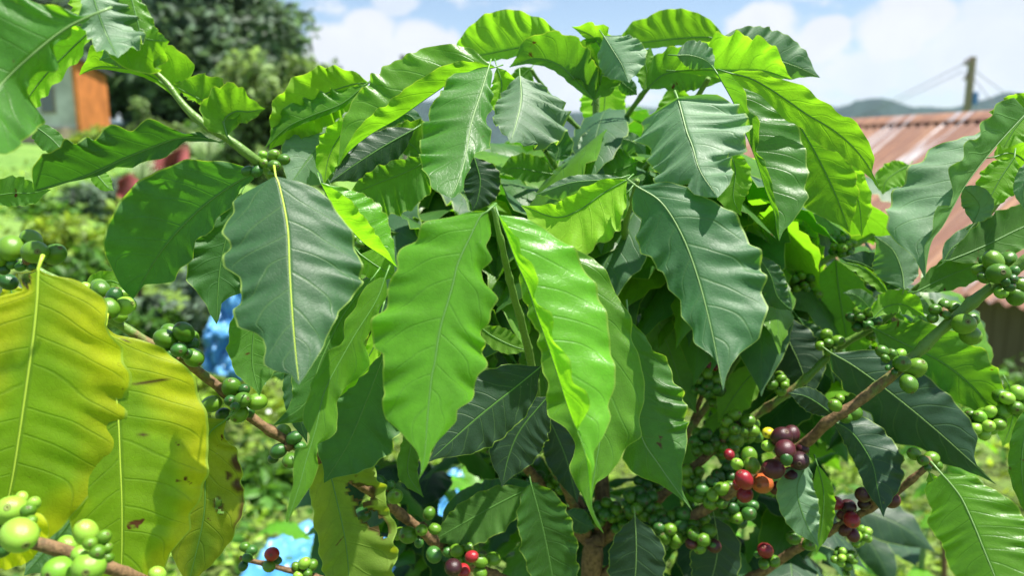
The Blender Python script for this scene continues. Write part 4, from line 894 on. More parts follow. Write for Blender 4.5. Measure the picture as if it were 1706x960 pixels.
L('mid', .62, [(1452, 545), (1510, 575), (1570, 605), (1625, 650), (1674, 712)], 44, 56, (0, 8), (2, 14), face='under', seed=97, wave=.08)
L('shade', .60, [(1384, 588), (1425, 612), (1490, 660), (1565, 722), (1660, 808)], 88, 80, (-10, -18), (-10, -20), tilt=5, rib='rib_pale', seed=98, wave=.045, quilt=.040, oR=[(1408,587),(1436,584),(1458,584),(1505,600),(1555,637),(1582,661),(1599,681),(1613,699),(1627,730),(1625,760),(1630,781),(1648,798)], oL=[(1383,600),(1389,619),(1405,637),(1411,656),(1433,662),(1436,681),(1458,699),(1472,730),(1500,747),(1527,750),(1562,762),(1568,778),(1603,784),(1637,797)])
L('shade', .60, [(1385, 700), (1420, 722), (1452, 770), (1462, 815), (1472, 862)], 26, 50, (-10, -18), (-16, -30), tilt=16, seed=99, wave=.10)
L('young', .45, Z(3, 2, (880, 465), (925, 515), (980, 590), (1040, 720), (1080, 820), (1135, 955), (1180, 1080)), 84, 92, (-8, -16), (-10, -22), tilt=22, rib='rib_pale', ribr=1.2, seed=100, wave=.05, quilt=.040, oL=Z(3, 2, (820,500),(808,540),(830,610),(850,660),(835,740),(880,800),(915,850),(920,900),(950,960),(1020,1060)), oR=Z(3, 2, (940,462),(1020,470),(1110,520),(1170,560),(1220,600),(1250,650),(1300,680),(1330,800),(1320,950),(1260,1060)))
L('mid', .50, [(1740, 660), (1712, 710), (1702, 780), (1712, 870)], 20, 30, seed=101, wave=.16)
L('shade', .70, [(1294, 528), (1316, 572), (1334, 612), (1352, 668)], 44, 44, (-8, -15), (-8, -18), tilt=10, rib='rib_pale', seed=102, wave=.04)
L('pale', .585, [(1346, 770), (1328, 815), (1342, 870), (1364, 912)], 34, 30, (-8, -15), (-8, -18), tilt=15, seed=103)
L('young', .60, [(1362, 775), (1372, 820), (1370, 870), (1360, 925)], 20, 18, (0, 10), (0, 10), face='under', seed=104)
L('shade', .60, [(1388, 692), (1362, 672), (1340, 660), (1312, 655)], 18, 22, seed=105, wave=.1)
L('dark', .62, [(1262, 425), (1284, 460), (1296, 495), (1322, 520)], 26, 22, (-8, -15), (-8, -20), seed=106, wave=.14)
L('young', .70, [(1268, 608), (1245, 632), (1222, 662), (1195, 705)], 26, 30, (0, 10), (0, 10), face='under', seed=107, wave=.05)
L('young', .58, [(1548, 788), (1556, 805), (1560, 822), (1572, 838)], 12, 12, (0, 10), (0, 10), face='under', seed=108)
L('young', .64, [(1680, 640), (1690, 670), (1684, 710), (1670, 745)], 30, 30, (0, 10), (0, 10), face='under', seed=109)
L('young', .63, [(1500, 580), (1530, 610), (1560, 640), (1590, 680)], 26, 26, (0, 10), (0, 10), face='under', seed=110)
L('dark', .70, [(1330, 530), (1352, 560), (1378, 600), (1390, 640)], 26, 22, seed=111)
L('mid', .72, [(1240, 340), (1262, 380), (1280, 430), (1262, 480)], 30, 40, (0, 10), (0, 10), face='under', seed=112)
# ---- centre
L('lime', .41, [(812, 352)] + Z(1, 1, (1105, 150), (1060, 240), (1000, 370), (975, 470), (950, 560), (910, 700), (885, 860)) + Z(1, 2, (870, 0), (850, 200), (838, 360), (820, 450), (805, 497)), 132, 96, (-6, -20), (-10, -30), tilt=14, rib='rib_green', seed=200, wave=.075, quilt=.040, oL=Z(1, 1, (1110,120),(1040,120),(940,145),(860,165),(815,200),(810,235),(740,270),(705,320),(715,380),(650,470),(650,530),(630,580),(590,640),(580,720),(590,770),(630,800),(640,860),(625,955)) + Z(1, 2, (645,80),(635,150),(650,190),(720,260),(790,340),(815,400),(818,450)), oR=Z(1, 1, (1125,125),(1160,170),(1165,230),(1130,280),(1155,340),(1130,400),(1140,460),(1185,530),(1165,590),(1165,650),(1125,700),(1130,770),(1145,850),(1100,910),(1090,950)) + Z(1, 2, (1095,60),(1060,105),(1000,150),(990,210),(950,260),(900,310),(870,360),(850,420),(828,460)))
L('lime', .42, [(830, 358)] + Z(2, 1, (15, 250), (60, 370), (110, 480), (150, 600), (200, 740), (244, 870)) + Z(2, 2, (318, 170), (380, 320), (402, 430), (412, 520), (420, 600)), 50, 128, (130, 142), (-10, -30), tilt=14, seed=201, wave=.05, quilt=.040, oR=Z(2, 1, (60,138),(120,155),(200,190),(280,245),(340,300),(390,370),(440,450),(480,560),(500,640),(510,700),(530,770),(530,860),(535,950)) + Z(2, 2, (530,60),(510,130),(515,190),(480,280),(445,350),(440,420),(425,470),(424,560)), oL=Z(2, 1, (20,200),(50,250),(80,270),(80,330),(150,400),(165,470),(150,540),(180,590),(240,640),(240,740),(290,820),(335,880),(332,950)) + Z(2, 2, (405,90),(405,160),(362,240),(366,300),(410,400),(425,440)))
L('young', .46, [(905, 400), (965, 470), (1000, 560), (1008, 670), (992, 780), (985, 840), (1006, 890)], 88, 74, (-8, -20), (-8, -26), tilt=10, seed=202, wave=.07, oR=Z(2, 1, (250,260),(350,310),(430,345),(480,400),(530,480),(560,540),(600,620),(620,680),(630,760),(660,860),(680,950)) + Z(2, 2, (685,90),(665,180),(650,280),(610,320),(560,400),(500,470),(450,510),(430,580),(424,640),(450,700)), oL=Z(2, 1, (60,420),(90,560),(130,680),(160,720),(160,820),(180,900),(215,955)) + Z(2, 2, (195,140),(230,200),(290,240),(330,320),(325,430),(345,530),(385,590),(415,650),(440,710)))
L('mid', .47, [(1046, 520), (1050, 620), (1067, 722), (1100, 778), (1154, 853)], 52, 92, (-8, -20), (-8, -24), tilt=12, rib='rib_pale', seed=203, wave=.08, oR=Z(2, 1, (600,640),(640,680),(690,720),(720,800),(770,815),(810,870),(830,950)) + Z(2, 2, (870,70),(880,150),(890,230),(890,310),(860,420),(862,530),(880,580)), oL=Z(2, 2, (600,60),(580,200),(600,310),(575,400),(610,440),(670,490),(750,520),(820,560),(880,610)))
L('dark', .45, [(1060, 310), (1101, 337), (1134, 388), (1161, 458), (1185, 550), (1205, 652)], 88, 122, (-8, -16), (-8, -22), tilt=20, rib='rib_pale', ribr=1.2, seed=204, wave=.06, quilt=.040, oL=Z(2, 1, (640,15),(615,50),(620,110),(660,160),(635,230),(650,310),(715,340),(730,390),(780,420),(785,480),(850,550),(860,620),(900,680),(930,760),(1000,820),(1040,880),(1045,940)), oR=Z(2, 1, (720,-15),(800,-20),(900,0),(1000,50),(1100,120),(1160,200),(1170,250),(1220,300),(1250,430),(1240,490),(1260,560),(1240,640),(1220,720),(1180,760),(1140,800),(1100,860),(1075,920),(1068,960)))
L('lime', .50, [(1044, 300), (1005, 322), (965, 350), (925, 362), (868, 342)], 30, 72, (10, 25), (10, 28), face='under', seed=206, wave=.06)
L('pale', .505, [(1036, 296), (1000, 300), (950, 305), (892, 325)], 12, 36, (-10, -20), (-20, -40), seed=207)
L('mid', .52, [(1048, 318), (1022, 340), (985, 360), (948, 398)], 38, 34, (0, 10), (0, 10), face='under', seed=208, wave=.07)
L('young', .45, [(642, 462)] + Z(1, 1, (600, 560), (500, 720), (420, 860), (370, 955)) + Z(1, 2, (340, 100), (310, 240), (262, 400), (230, 520), (168, 706)), 58, 56, (-8, -22), (-8, -20), tilt=12, seed=209, wave=.08, oL=Z(1, 1, (620,440),(560,480),(520,540),(500,590),(460,640),(445,700),(440,760),(370,800),(340,850),(330,880),(285,950)) + Z(1, 2, (290,60),(250,140),(250,210),(275,280),(265,330),(215,340),(205,400),(200,500),(180,600),(162,680)), oR=Z(1, 1, (650,460),(655,530),(620,600),(590,680),(545,760),(560,820),(560,880),(510,940)) + Z(1, 2, (440,60),(412,110),(415,190),(400,260),(370,300),(322,330),(312,380),(320,440),(290,520),(240,590),(200,650)))
L('mid', .475, [(622, 462), (575, 520), (535, 600), (510, 670), (455, 710)], 44, 60, (-8, -20), (-8, -24), tilt=12, seed=210, wave=.09)
L('lime', .447, [(636, 520), (622, 580), (590, 625), (560, 668)], 14, 18, (0, 20), (20, 60), face='under', seed=211, wave=.1)
L('dark', .53, [(640, 590), (612, 665), (580, 740), (540, 805)], 78, 72, (0, 8), (0, 12), face='under', seed=212, wave=.07)
L('dark', .50, [(496, 590), (490, 640), (500, 700), (512, 740)], 20, 22, seed=213)
L('olive', .54, [(545, 770), (560, 830), (575, 900), (582, 970), (585, 1060)], 44, 84, (0, 8), (0, 10), face='under', seed=214, wave=.05, nu=90,
  prof=([0, .06, .2, .5, .8, .95, 1], [.3, .75, .95, 1, .8, .3, 0]), holes=[(.20, .70, .05, .06), (.235, .80, .05, .09), (.32, .72, .05, .05), (.38, .80, .05, .07), (.43, .88, .055, .05)], label='ragged yellowing leaf chewed through with holes')
L('shade', .52, [(900, 612), (857, 647), (791, 700), (714, 770)], 58, 54, (-6, -12), (-6, -14), rib='rib_green', seed=215, wave=.05, tilt=8)
L('shade', .60, [(912, 662), (868, 715), (848, 760), (836, 812)], 44, 50, (-6, -12), (-6, -14), rib='rib_green', seed=216, wave=.05)
L('shade', .66, [(905, 680), (925, 720), (945, 770), (962, 840)], 34, 34, seed=217)
L('mid', .62, [(885, 808), (902, 870), (915, 930), (930, 1010)], 44, 52, (0, 8), (0, 10), seed=218, wave=.05, prof=([0, .06, .2, .5, .8, .95, 1], [.15, .5, .85, 1, .8, .3, 0]))
L('shade', .64, [(1058, 862), (1060, 915), (1058, 965), (1050, 1040)], 48, 50, seed=219, rib='rib_pale', wave=.03)
L('shade', .68, [(1190, 862), (1196, 905), (1190, 950), (1170, 1010)], 44, 40, seed=220, rib='rib_pale', wave=.03)
L('dark', .70, [(942, 852), (958, 865), (975, 875), (992, 880)], 20, 20, seed=221)
L('mid', .64, [(880, 815), (830, 840), (780, 868), (715, 905)], 32, 44, (0, 8), (0, 8), face='under', seed=222, wave=.06)
L('mid', .60, [(690, 700), (684, 745), (680, 790), (706, 830)], 18, 18, (0, 8), (0, 8), face='under', seed=223)
L('dark', .66, [(735, 890), (770, 850), (830, 825), (900, 805)], 26, 30, seed=224)
L('young', .60, [(800, 545), (820, 560), (850, 575), (880, 585)], 18, 22, (0, 8), (0, 8), face='under', seed=225)
L('mid', .66, [(905, 520), (900, 580), (912, 650), (935, 705)], 36, 50, (0, 8), (0, 8), face='under', seed=226)
L('mid', .70, [(1085, 520), (1110, 570), (1135, 640), (1160, 690)], 40, 40, (0, 8), (0, 8), face='under', seed=227)
L('dark', .70, [(1070, 470), (1110, 505), (1150, 550), (1168, 600)], 34, 34, (0, 8), (0, 8), seed=228)
L('shade', .78, [(1020, 400), (1075, 420), (1110, 455), (1130, 490)], 40, 40, seed=229)
L('pale', .68, [(1030, 222), (1005, 232), (985, 240), (962, 262)], 22, 26, seed=230, tilt=30)
L('pale', .68, [(1075, 262), (1060, 240), (1035, 232), (1010, 250)], 14, 30, seed=231)
L('dark', .64, [(925, 268), (930, 245), (915, 228), (905, 215)], 26, 26, (0, 8), (0, 8), face='under', seed=232)
L('mid', .66, [(922, 290), (890, 285), (860, 280), (830, 285)], 26, 20, (0, 8), (0, 8), face='under', seed=233)
L('young', .74, [(820, 275), (845, 300), (850, 330), (845, 360)], 26, 32, (0, 8), (0, 8), face='under', seed=234)
L('shade', .72, [(720, 330), (740, 345), (770, 350), (800, 345)], 26, 30, seed=235)
L('mid', .66, [(1060, 270), (1040, 280), (1020, 290), (1010, 300)], 40, 30, (0, 8), (0, 8), face='under', seed=236)
# ---- left yellow leaves
L('yellow', .40, Z(0, 1, (185, 402), (182, 480), (178, 560), (160, 740), (130, 955)) + Z(0, 2, (125, 60), (90, 300), (50, 540), (0, 720), (-70, 930)), 120, 158, (-4, -14), (-4, -12), rib='rib_yellow', ribr=1.9, seed=300, wave=.025, quilt=.040, oR=Z(0, 1, (215,430),(330,440),(390,490),(460,550),(490,620),(468,660),(500,750),(550,820),(555,900),(580,950)) + Z(0, 2, (585,90),(552,150),(570,200),(555,270),(520,320),(520,400),(470,490),(450,570),(370,660),(310,730),(250,800),(170,860),(60,920)), oL=Z(0, 1, (150,425),(80,420),(110,460),(130,500),(0,540),(-200,640),(-260,800)) + Z(0, 2, (-280,100),(-260,400),(-230,700),(-140,900)),
  prof=([0, .03, .08, .18, .32, .5, .7, .84, .93, 1], [.12, .42, .62, .86, 1, 1, .82, .52, .22, 0]), label='large yellow leaf with green veins', holes=[(.02, .17, .035, .12)])
L('yellow', .43, [(176, 545), (184, 590), (191, 640), (197, 700), (200, 770), (203, 850), (202, 950), (195, 1010)], 92, 142, (-4, -10), (-6, -18), rib='rib_yellow', ribr=1.5, seed=301, wave=.03, quilt=.040, label='yellow green leaf with small brown spots', oR=Z(0, 1, (560,722),(650,740),(760,790),(830,850),(880,900),(920,950)) + Z(0, 2, (950,120),(975,200),(995,320),(990,420),(985,520),(960,620),(910,720),(900,800),(850,850),(810,900),(780,970),(680,1070)), oL=Z(0, 1, (490,710),(470,800),(430,955)) + Z(0, 2, (390,100),(365,400),(370,660),(400,850),(450,1000),(520,1080)),
  brown=[(.22, .72, .008, .14), (.06, .80, .012, .03), (.40, .62, .01, .03)])
L('olive', .50, [(376, 700), (345, 730), (342, 800), (338, 870), (310, 990)], 62, 62, (-4, -10), (-4, -14), seed=302, wave=.04, label='half yellow leaf with a browned edge', tilt=-4, brown=[(.30, .97, .06, .12), (.42, .93, .05, .08), (.55, 1.0, .12, .06), (.36, .8, .03, .05)], holes=[(.50, .66, .03, .035), (.54, .70, .018, .03)])
L('yellow', .39, [(40, 850), (45, 880), (20, 910), (-30, 950)], 24, 40, seed=303)
L('pale', .46, [(128, 850), (110, 880), (80, 915), (40, 960)], 40, 56, seed=304)
L('yellow', .47, [(12, 468), (20, 490), (25, 520), (20, 560)], 20, 22, seed=305)
L('mid', .49, [(-30, 330), (20, 322), (50, 322), (85, 316)], 22, 28, (0, 8), (0, 8), face='under', seed=306)
L('mid', .56, [(50, 205), (75, 222), (95, 240), (112, 262)], 24, 16, seed=307)
L('young', .58, [(150, 280), (165, 295), (178, 310), (190, 318)], 14, 14, seed=308)
L('young', .52, [(170, 490), (160, 475), (185, 468), (212, 480)], 10, 18, (0, 8), (0, 8), face='under', seed=309)
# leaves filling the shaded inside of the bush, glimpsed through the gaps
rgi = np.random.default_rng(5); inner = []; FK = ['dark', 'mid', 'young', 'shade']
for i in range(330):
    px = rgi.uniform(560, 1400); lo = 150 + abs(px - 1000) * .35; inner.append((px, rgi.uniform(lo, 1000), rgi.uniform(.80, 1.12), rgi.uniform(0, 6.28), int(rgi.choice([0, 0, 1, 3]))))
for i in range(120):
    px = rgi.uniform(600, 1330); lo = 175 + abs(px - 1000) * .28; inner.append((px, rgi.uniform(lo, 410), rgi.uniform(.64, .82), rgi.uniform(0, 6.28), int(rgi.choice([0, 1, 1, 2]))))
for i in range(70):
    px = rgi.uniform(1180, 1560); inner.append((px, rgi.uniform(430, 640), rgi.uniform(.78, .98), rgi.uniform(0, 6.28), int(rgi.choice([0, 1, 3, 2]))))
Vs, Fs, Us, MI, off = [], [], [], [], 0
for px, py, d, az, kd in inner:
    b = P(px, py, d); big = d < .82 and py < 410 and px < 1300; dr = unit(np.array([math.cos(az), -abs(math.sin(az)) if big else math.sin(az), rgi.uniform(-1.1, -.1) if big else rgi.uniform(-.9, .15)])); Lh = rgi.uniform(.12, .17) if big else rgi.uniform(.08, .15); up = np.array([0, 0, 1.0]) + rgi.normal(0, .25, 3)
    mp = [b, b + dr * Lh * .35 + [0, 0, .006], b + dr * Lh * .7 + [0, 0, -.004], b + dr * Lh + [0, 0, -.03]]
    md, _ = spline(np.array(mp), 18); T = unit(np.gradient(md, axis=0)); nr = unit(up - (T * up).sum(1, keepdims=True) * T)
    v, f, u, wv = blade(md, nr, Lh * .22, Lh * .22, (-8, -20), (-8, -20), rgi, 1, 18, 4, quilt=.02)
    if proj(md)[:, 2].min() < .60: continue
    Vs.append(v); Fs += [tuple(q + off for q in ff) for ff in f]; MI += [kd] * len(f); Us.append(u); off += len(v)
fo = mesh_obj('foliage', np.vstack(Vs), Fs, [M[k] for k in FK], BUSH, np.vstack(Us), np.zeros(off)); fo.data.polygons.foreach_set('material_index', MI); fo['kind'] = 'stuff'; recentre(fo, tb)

# ---- berries
C = cluster
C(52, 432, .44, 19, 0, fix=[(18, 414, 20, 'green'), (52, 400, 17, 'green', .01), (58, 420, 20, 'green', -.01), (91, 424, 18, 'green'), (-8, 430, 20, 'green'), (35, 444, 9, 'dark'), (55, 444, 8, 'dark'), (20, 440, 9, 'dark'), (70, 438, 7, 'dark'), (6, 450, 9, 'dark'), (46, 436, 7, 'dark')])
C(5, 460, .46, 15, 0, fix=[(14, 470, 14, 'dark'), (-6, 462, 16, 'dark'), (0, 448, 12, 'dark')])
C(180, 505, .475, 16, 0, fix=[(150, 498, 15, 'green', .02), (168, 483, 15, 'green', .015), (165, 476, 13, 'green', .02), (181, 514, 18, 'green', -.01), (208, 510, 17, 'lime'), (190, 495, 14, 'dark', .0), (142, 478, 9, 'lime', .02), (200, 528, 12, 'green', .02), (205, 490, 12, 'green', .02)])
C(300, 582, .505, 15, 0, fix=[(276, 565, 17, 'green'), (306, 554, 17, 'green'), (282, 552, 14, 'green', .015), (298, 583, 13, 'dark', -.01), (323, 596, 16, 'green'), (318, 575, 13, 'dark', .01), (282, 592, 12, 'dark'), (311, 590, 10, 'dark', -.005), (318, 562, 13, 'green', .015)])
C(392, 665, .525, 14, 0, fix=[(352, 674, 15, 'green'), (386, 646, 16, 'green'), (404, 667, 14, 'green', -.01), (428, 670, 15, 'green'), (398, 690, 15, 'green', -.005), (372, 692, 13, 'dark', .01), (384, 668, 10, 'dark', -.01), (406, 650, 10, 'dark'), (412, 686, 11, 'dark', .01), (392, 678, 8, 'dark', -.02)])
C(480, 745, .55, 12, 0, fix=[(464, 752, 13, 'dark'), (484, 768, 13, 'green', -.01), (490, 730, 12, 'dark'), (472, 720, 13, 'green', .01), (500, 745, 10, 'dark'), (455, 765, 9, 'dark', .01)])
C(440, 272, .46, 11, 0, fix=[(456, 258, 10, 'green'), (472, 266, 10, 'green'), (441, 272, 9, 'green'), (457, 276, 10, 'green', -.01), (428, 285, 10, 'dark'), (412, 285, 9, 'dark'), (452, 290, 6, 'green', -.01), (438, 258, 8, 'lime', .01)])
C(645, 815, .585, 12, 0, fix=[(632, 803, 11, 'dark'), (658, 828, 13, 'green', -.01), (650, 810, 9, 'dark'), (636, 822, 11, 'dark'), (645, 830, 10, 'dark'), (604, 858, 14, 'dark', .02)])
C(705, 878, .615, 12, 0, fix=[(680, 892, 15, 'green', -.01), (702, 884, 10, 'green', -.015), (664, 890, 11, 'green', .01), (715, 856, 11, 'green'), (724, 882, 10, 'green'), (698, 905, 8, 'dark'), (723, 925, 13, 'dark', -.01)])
C(768, 920, .64, 11, 14, ['green', 'green', 'dark'], small=2)
C(760, 942, .62, 13, 0, fix=[(755, 946, 14, 'purple', -.02), (786, 928, 10, 'red', -.02), (772, 952, 11, 'red', -.01), (800, 935, 12, 'green'), (822, 932, 12, 'green', .01), (800, 955, 11, 'green')])
C(452, 928, .60, 11, 0, fix=[(453, 924, 12, 'red', -.01), (448, 944, 10, 'green', -.01), (462, 934, 7, 'dark'), (412, 930, 8, 'dark'), (405, 944, 8, 'dark'), (418, 918, 10, 'dark', .02), (408, 912, 9, 'green', .02)])
C(505, 948, .62, 9, 8, ['green', 'lime'], small=2)
# near bottom left
C(25, 880, .365, 24, 0, fix=[(18, 852, 26, 'lime'), (32, 892, 27, 'lime', -.015), (2, 915, 16, 'dark'), (47, 852, 12, 'green', -.005), (56, 840, 11, 'lime'), (52, 868, 9, 'green', -.01), (36, 830, 10, 'lime', .01), (60, 886, 7, 'dark'), (-8, 880, 20, 'green')])
C(143, 918, .375, 20, 0, fix=[(143, 888, 20, 'lime', -.005), (148, 945, 25, 'lime', -.02), (98, 952, 24, 'lime', -.01), (112, 908, 15, 'lime', .01), (134, 924, 14, 'lime', -.015), (150, 906, 11, 'green', -.02), (162, 920, 12, 'green', -.02), (172, 896, 12, 'green', -.015), (178, 914, 9, 'green', -.015), (180, 930, 9, 'green', -.015), (262, 958, 15, 'lime', .03)])
# right main branch
C(1672, 465, .53, 16, 0, fix=[(1655, 436, 17, 'green'), (1680, 432, 13, 'green', .01), (1663, 456, 18, 'green', -.01), (1632, 450, 11, 'green', .01), (1640, 463, 10, 'green'), (1690, 452, 9, 'dark'), (1686, 465, 9, 'dark', -.01), (1682, 478, 9, 'dark', -.01), (1700, 475, 15, 'green'), (1692, 494, 15, 'green', .0), (1668, 487, 11, 'lime'), (1640, 435, 9, 'green', .02), (1675, 470, 7, 'dark', -.015)])
C(1572, 520, .55, 12, 0, fix=[(1558, 516, 10, 'green'), (1574, 508, 10, 'green', .005), (1588, 513, 13, 'green', .005), (1554, 530, 9, 'green'), (1577, 525, 7, 'green', -.005)])
C(1608, 545, .55, 17, 0, fix=[(1606, 540, 18, 'green', -.015), (1618, 532, 13, 'green', .01), (1617, 559, 17, 'green', .005)])
C(1498, 608, .555, 13, 0, fix=[(1470, 586, 11, 'green'), (1486, 591, 10, 'green'), (1502, 606, 14, 'green', -.02), (1525, 614, 17, 'green', -.005), (1514, 640, 14, 'green', -.01), (1475, 598, 7, 'green', -.01), (1500, 590, 9, 'lime', .01), (1480, 613, 5, 'dark', -.02), (1490, 620, 5, 'dark', -.02)])
C(1405, 690, .575, 12, 0, fix=[(1391, 676, 11, 'green', -.01), (1421, 688, 15, 'green', .015), (1408, 696, 11, 'green', .01), (1399, 664, 8, 'green', .02)])
C(1310, 745, .60, 16, 0, fix=[(1302, 729, 17, 'purple', -.02), (1318, 724, 14, 'purple', .0), (1308, 750, 16, 'purple', -.03), (1331, 768, 16, 'purple', -.02), (1288, 782, 17, 'purple', -.02), (1319, 792, 14, 'purple', -.01), (1337, 748, 10, 'purple', .0), (1310, 765, 10, 'dark', -.035), (1280, 722, 10, 'yellow', -.01), (1279, 744, 10, 'lime', -.015), (1294, 814, 12, 'purple', .01)])
C(1262, 800, .62, 15, 0, fix=[(1240, 800, 15, 'red', -.03), (1270, 806, 17, 'orange', -.02), (1241, 825, 13, 'red', -.01), (1232, 808, 12, 'red', .02), (1280, 812, 14, 'green', .01), (1253, 776, 13, 'green', -.02), (1228, 774, 10, 'lime', -.01), (1248, 760, 13, 'green', .0), (1215, 758, 9, 'red', .02)])
C(1228, 712, .66, 12, 16, ['green'], small=2)
C(1180, 640, .70, 11, 18, ['green', 'dark', 'dark'], small=2)
C(1180, 608, .72, 10, 0, fix=[(1176, 609, 10, 'red'), (1190, 612, 7, 'red', .01)])
C(1172, 735, .70, 11, 12, ['green', 'dark'], small=2)
C(1190, 820, .66, 12, 20, ['green', 'green', 'dark'], small=2)
C(1110, 885, .68, 13, 24, ['green', 'green', 'dark'], small=2)
C(1068, 840, .70, 12, 18, ['green', 'dark'], small=2)
C(1015, 850, .72, 10, 10, ['green', 'dark'], small=2)
C(935, 805, .74, 10, 12, ['dark', 'green'], small=2)
C(880, 800, .75, 10, 14, ['dark'], small=2)
C(1170, 900, .66, 12, 8, ['purple', 'green', 'dark'], small=2)
C(1402, 410, .70, 9, 13, ['green', 'dark'], small=2)
C(1336, 468, .71, 9, 14, ['green', 'dark'], small=2)
C(1438, 532, .635, 10, 13, ['green', 'dark'], small=2)
C(1380, 572, .655, 10, 8, ['green', 'dark'], small=1)
C(1298, 638, .67, 9, 8, ['green'], small=1)
C(1282, 418, .80, 7, 9, ['lime'], small=1)
C(1280, 520, .70, 12, 8, ['dark', 'green'], small=2)
C(1262, 575, .72, 11, 8, ['dark'], small=2)
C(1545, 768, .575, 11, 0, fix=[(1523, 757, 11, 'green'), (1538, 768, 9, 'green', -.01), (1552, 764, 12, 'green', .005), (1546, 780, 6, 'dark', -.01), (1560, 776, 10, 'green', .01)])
C(1640, 703, .60, 12, 15, ['green', 'lime'], small=2)
C(1694, 672, .60, 14, 12, ['green', 'lime'], small=2)
C(1416, 850, .62, 13, 0, fix=[(1392, 839, 12, 'red', -.01), (1413, 845, 13, 'purple', -.01), (1419, 867, 13, 'red', -.02), (1408, 884, 10, 'purple', -.01), (1421, 892, 11, 'purple', -.01), (1403, 858, 9, 'purple', .01)])
C(1458, 835, .60, 13, 0, fix=[(1438, 825, 13, 'purple', -.01), (1452, 820, 10, 'purple', .0), (1486, 835, 13, 'purple', -.01), (1475, 822, 10, 'purple', .0), (1470, 838, 8, 'green', -.02), (1440, 840, 10, 'purple', .005)])
C(1278, 922, .64, 12, 0, fix=[(1275, 918, 13, 'red', -.01), (1273, 940, 9, 'green', -.01), (1290, 936, 9, 'green', -.01), (1262, 925, 6, 'dark')])
C(1335, 905, .65, 12, 0, fix=[(1322, 897, 12, 'green', -.01), (1332, 892, 10, 'green', .01), (1348, 908, 11, 'green', -.01)])
C(1430, 892, .70, 8, 16, ['lime', 'green'], small=0)
C(1405, 930, .70, 8, 14, ['lime', 'green'], small=0)
C(604, 402, .62, 8, 8, ['dark', 'green'], small=2)
C(1245, 720, .70, 10, 8, ['green'], small=1)
C(815, 745, .78, 9, 10, ['green', 'dark'], small=2)
for a in ((960, 770, .75, 9, 10, ['dark', 'green']), (905, 850, .74, 10, 10, ['dark', 'green']), (985, 862, .725, 10, 8, ['green', 'dark']), (1148, 865, .685, 12, 12, ['green', 'green', 'dark']),
          (1212, 800, .67, 12, 12, ['green', 'dark']), (1232, 850, .67, 12, 12, ['green', 'dark']), (1150, 800, .69, 11, 12, ['green', 'dark']), (1085, 800, .74, 11, 10, ['dark']), (1200, 660, .72, 10, 10, ['green', 'dark']),
          (1350, 500, .74, 9, 9, ['green']), (1450, 545, .66, 9, 8, ['green', 'dark']), (1210, 745, .70, 11, 10, ['green']), (850, 820, .75, 9, 8, ['green']), (1040, 870, .72, 11, 10, ['green', 'dark'])):
    C(*a, small=2)
# only the hundred leaves that show largest stay single parts: the others join the foliage
def shown(o):
    v = np.array([tuple(q.co) for q in o.data.vertices])[::7] + np.array(o.location); q = proj(v); x0, x1 = np.clip([q[:, 0].min(), q[:, 0].max()], 0, 1706); y0, y1 = np.clip([q[:, 1].min(), q[:, 1].max()], 0, 960)
    return (x1 - x0) * (y1 - y0) * (1.0 if q[:, 2].mean() < .65 else .55)
LEAVES.sort(key=shown, reverse=True); rest = LEAVES[100:]; allv = [np.array([tuple(q.co) for q in fo.data.vertices])]; mats = [m_ for m_ in fo.data.materials]; off = len(allv[0])
allf = [tuple(p.vertices) for p in fo.data.polygons]; mi = [p.material_index for p in fo.data.polygons]
uvs = np.zeros((off, 2)); l_ = fo.data.uv_layers[0].data
for lp in fo.data.loops: uvs[lp.vertex_index] = l_[lp.index].uv
uvs = [uvs]; wr = [np.zeros(off)]; fl = np.array(fo.location)
for o in rest:
    for q in [o] + list(o.children):
        me = q.data; n = len(me.vertices); allv.append(np.array([tuple(x.co) for x in me.vertices]) + np.array(o.location) - fl); u = np.zeros((n, 2))
        if me.uv_layers:
            l_ = me.uv_layers[0].data
            for lp in me.loops: u[lp.vertex_index] = l_[lp.index].uv
        uvs.append(u); wr.append(np.zeros(n)); mt_ = me.materials[0]
        if mt_ not in mats: mats.append(mt_)
        allf += [tuple(x + off for x in p.vertices) for p in me.polygons]; mi += [mats.index(mt_)] * len(me.polygons); off += n
    for q in list(o.children): bpy.data.objects.remove(q)
    bpy.data.objects.remove(o)
LEAVES = LEAVES[:100]; bpy.data.objects.remove(fo)
fo = mesh_obj('foliage', np.vstack(allv), allf, mats, BUSH, np.vstack(uvs), np.concatenate(wr)); fo.data.polygons.foreach_set('material_index', mi); fo.location = Vector(tuple(fl)); fo['kind'] = 'stuff'
finish_bush()

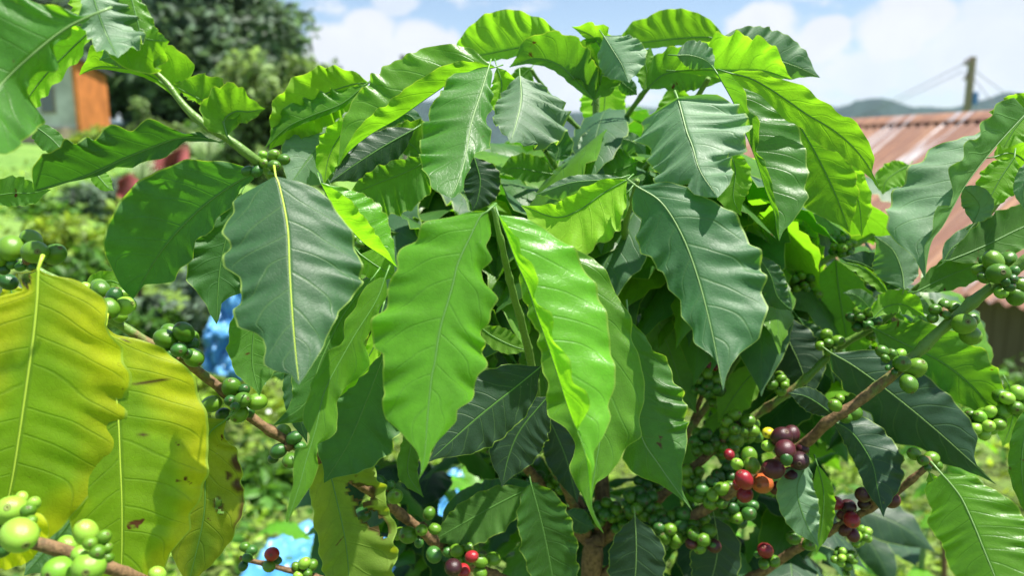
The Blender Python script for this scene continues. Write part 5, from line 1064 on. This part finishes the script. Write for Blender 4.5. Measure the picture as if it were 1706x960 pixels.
# young coffee plants low in the background
def small_coffee(px, py, d, nl, L, kind, seed, label):
    rg = np.random.default_rng(seed); top = P(px, py, d); z0 = float(ground_z(top[0], top[1])); e = empty('coffee_seedling', (top[0], top[1], z0), label, 'coffee plant', 'young coffee plants low behind the bush'); H = top[2] - z0
    cs = np.array([[.012 * math.sin(k), .01 * math.cos(k * 1.3), -.03 + (H + .03) * k / 8] for k in range(9)]); tube(cs, np.linspace(.012, .005, 9), 'stem', M['twig'], e, np.linspace(1, -.3, 9))
    for i in range(nl):
        z = H * (1 - .62 * (i // 2) / (nl / 2)); az = i * math.pi + (i // 2) * 1.57 + rg.uniform(-.3, .3); b = np.array([0, 0, z]); dr = unit(np.array([math.cos(az), math.sin(az), rg.uniform(-.2, .5)])); Lh = L * rg.uniform(.75, 1.1)
        mp = np.array([b, b + dr * Lh * .4 + [0, 0, .012], b + dr * Lh * .75 - [0, 0, .01], b + dr * Lh - [0, 0, .05]]); md, _ = spline(mp, 20); T = unit(np.gradient(md, axis=0)); up = np.array([0, 0, 1.]); nr = unit(up - (T * up).sum(1, keepdims=True) * T)
        v, f, u, wv = blade(md, nr, Lh * .22, Lh * .22, (-5, -15), (-5, -15), rg, 1, 20, 5); mesh_obj('leaf', v, f, M[kind if i % 3 else 'young'], e, u, wv)
for i, a in enumerate(((1530, 880, 1.5, 12, .17, 'shade', 1, 'dark leaved young coffee plant beside the big veined leaf at the lower right'), (1350, 930, 1.7, 12, .17, 'young', 2, 'low bright coffee plant beneath the single red berry'), (1230, 870, 1.9, 12, .17, 'lime', 3, 'lime green coffee plant behind the dense green berry bunches'),
                       (520, 900, 1.9, 10, .17, 'lime', 4, 'young coffee plant growing by the blue sheet left of the chewed leaf'), (700, 830, 2.0, 12, .18, 'young', 5, 'young coffee plant behind the chewed leaf and the blue patch'), (780, 720, 2.3, 12, .18, 'lime', 6, 'bright young coffee plant under the lit hanging leaf'), (1600, 640, 2.4, 12, .18, 'young', 7, 'young coffee plant near the plank wall'))): small_coffee(*a)
# ---------------------------------------------------------------- air
V, F = box_mesh([((-5200, -120, -9), (5200, 5400, 420))])
hz = mesh_obj('haze', V, F, [], smooth=False); hz['kind'] = 'stuff'
hm = bpy.data.materials.new('air'); hm.use_nodes = True; t = NT(hm.node_tree); t.n.clear(); out = t.new('ShaderNodeOutputMaterial')
pv = t.new('ShaderNodeVolumePrincipled'); pv.inputs['Color'].default_value = (.62, .78, 1, 1); pv.inputs['Density'].default_value = .00007
t.l.new(pv.outputs[0], out.inputs['Volume']); hz.data.materials.append(hm)
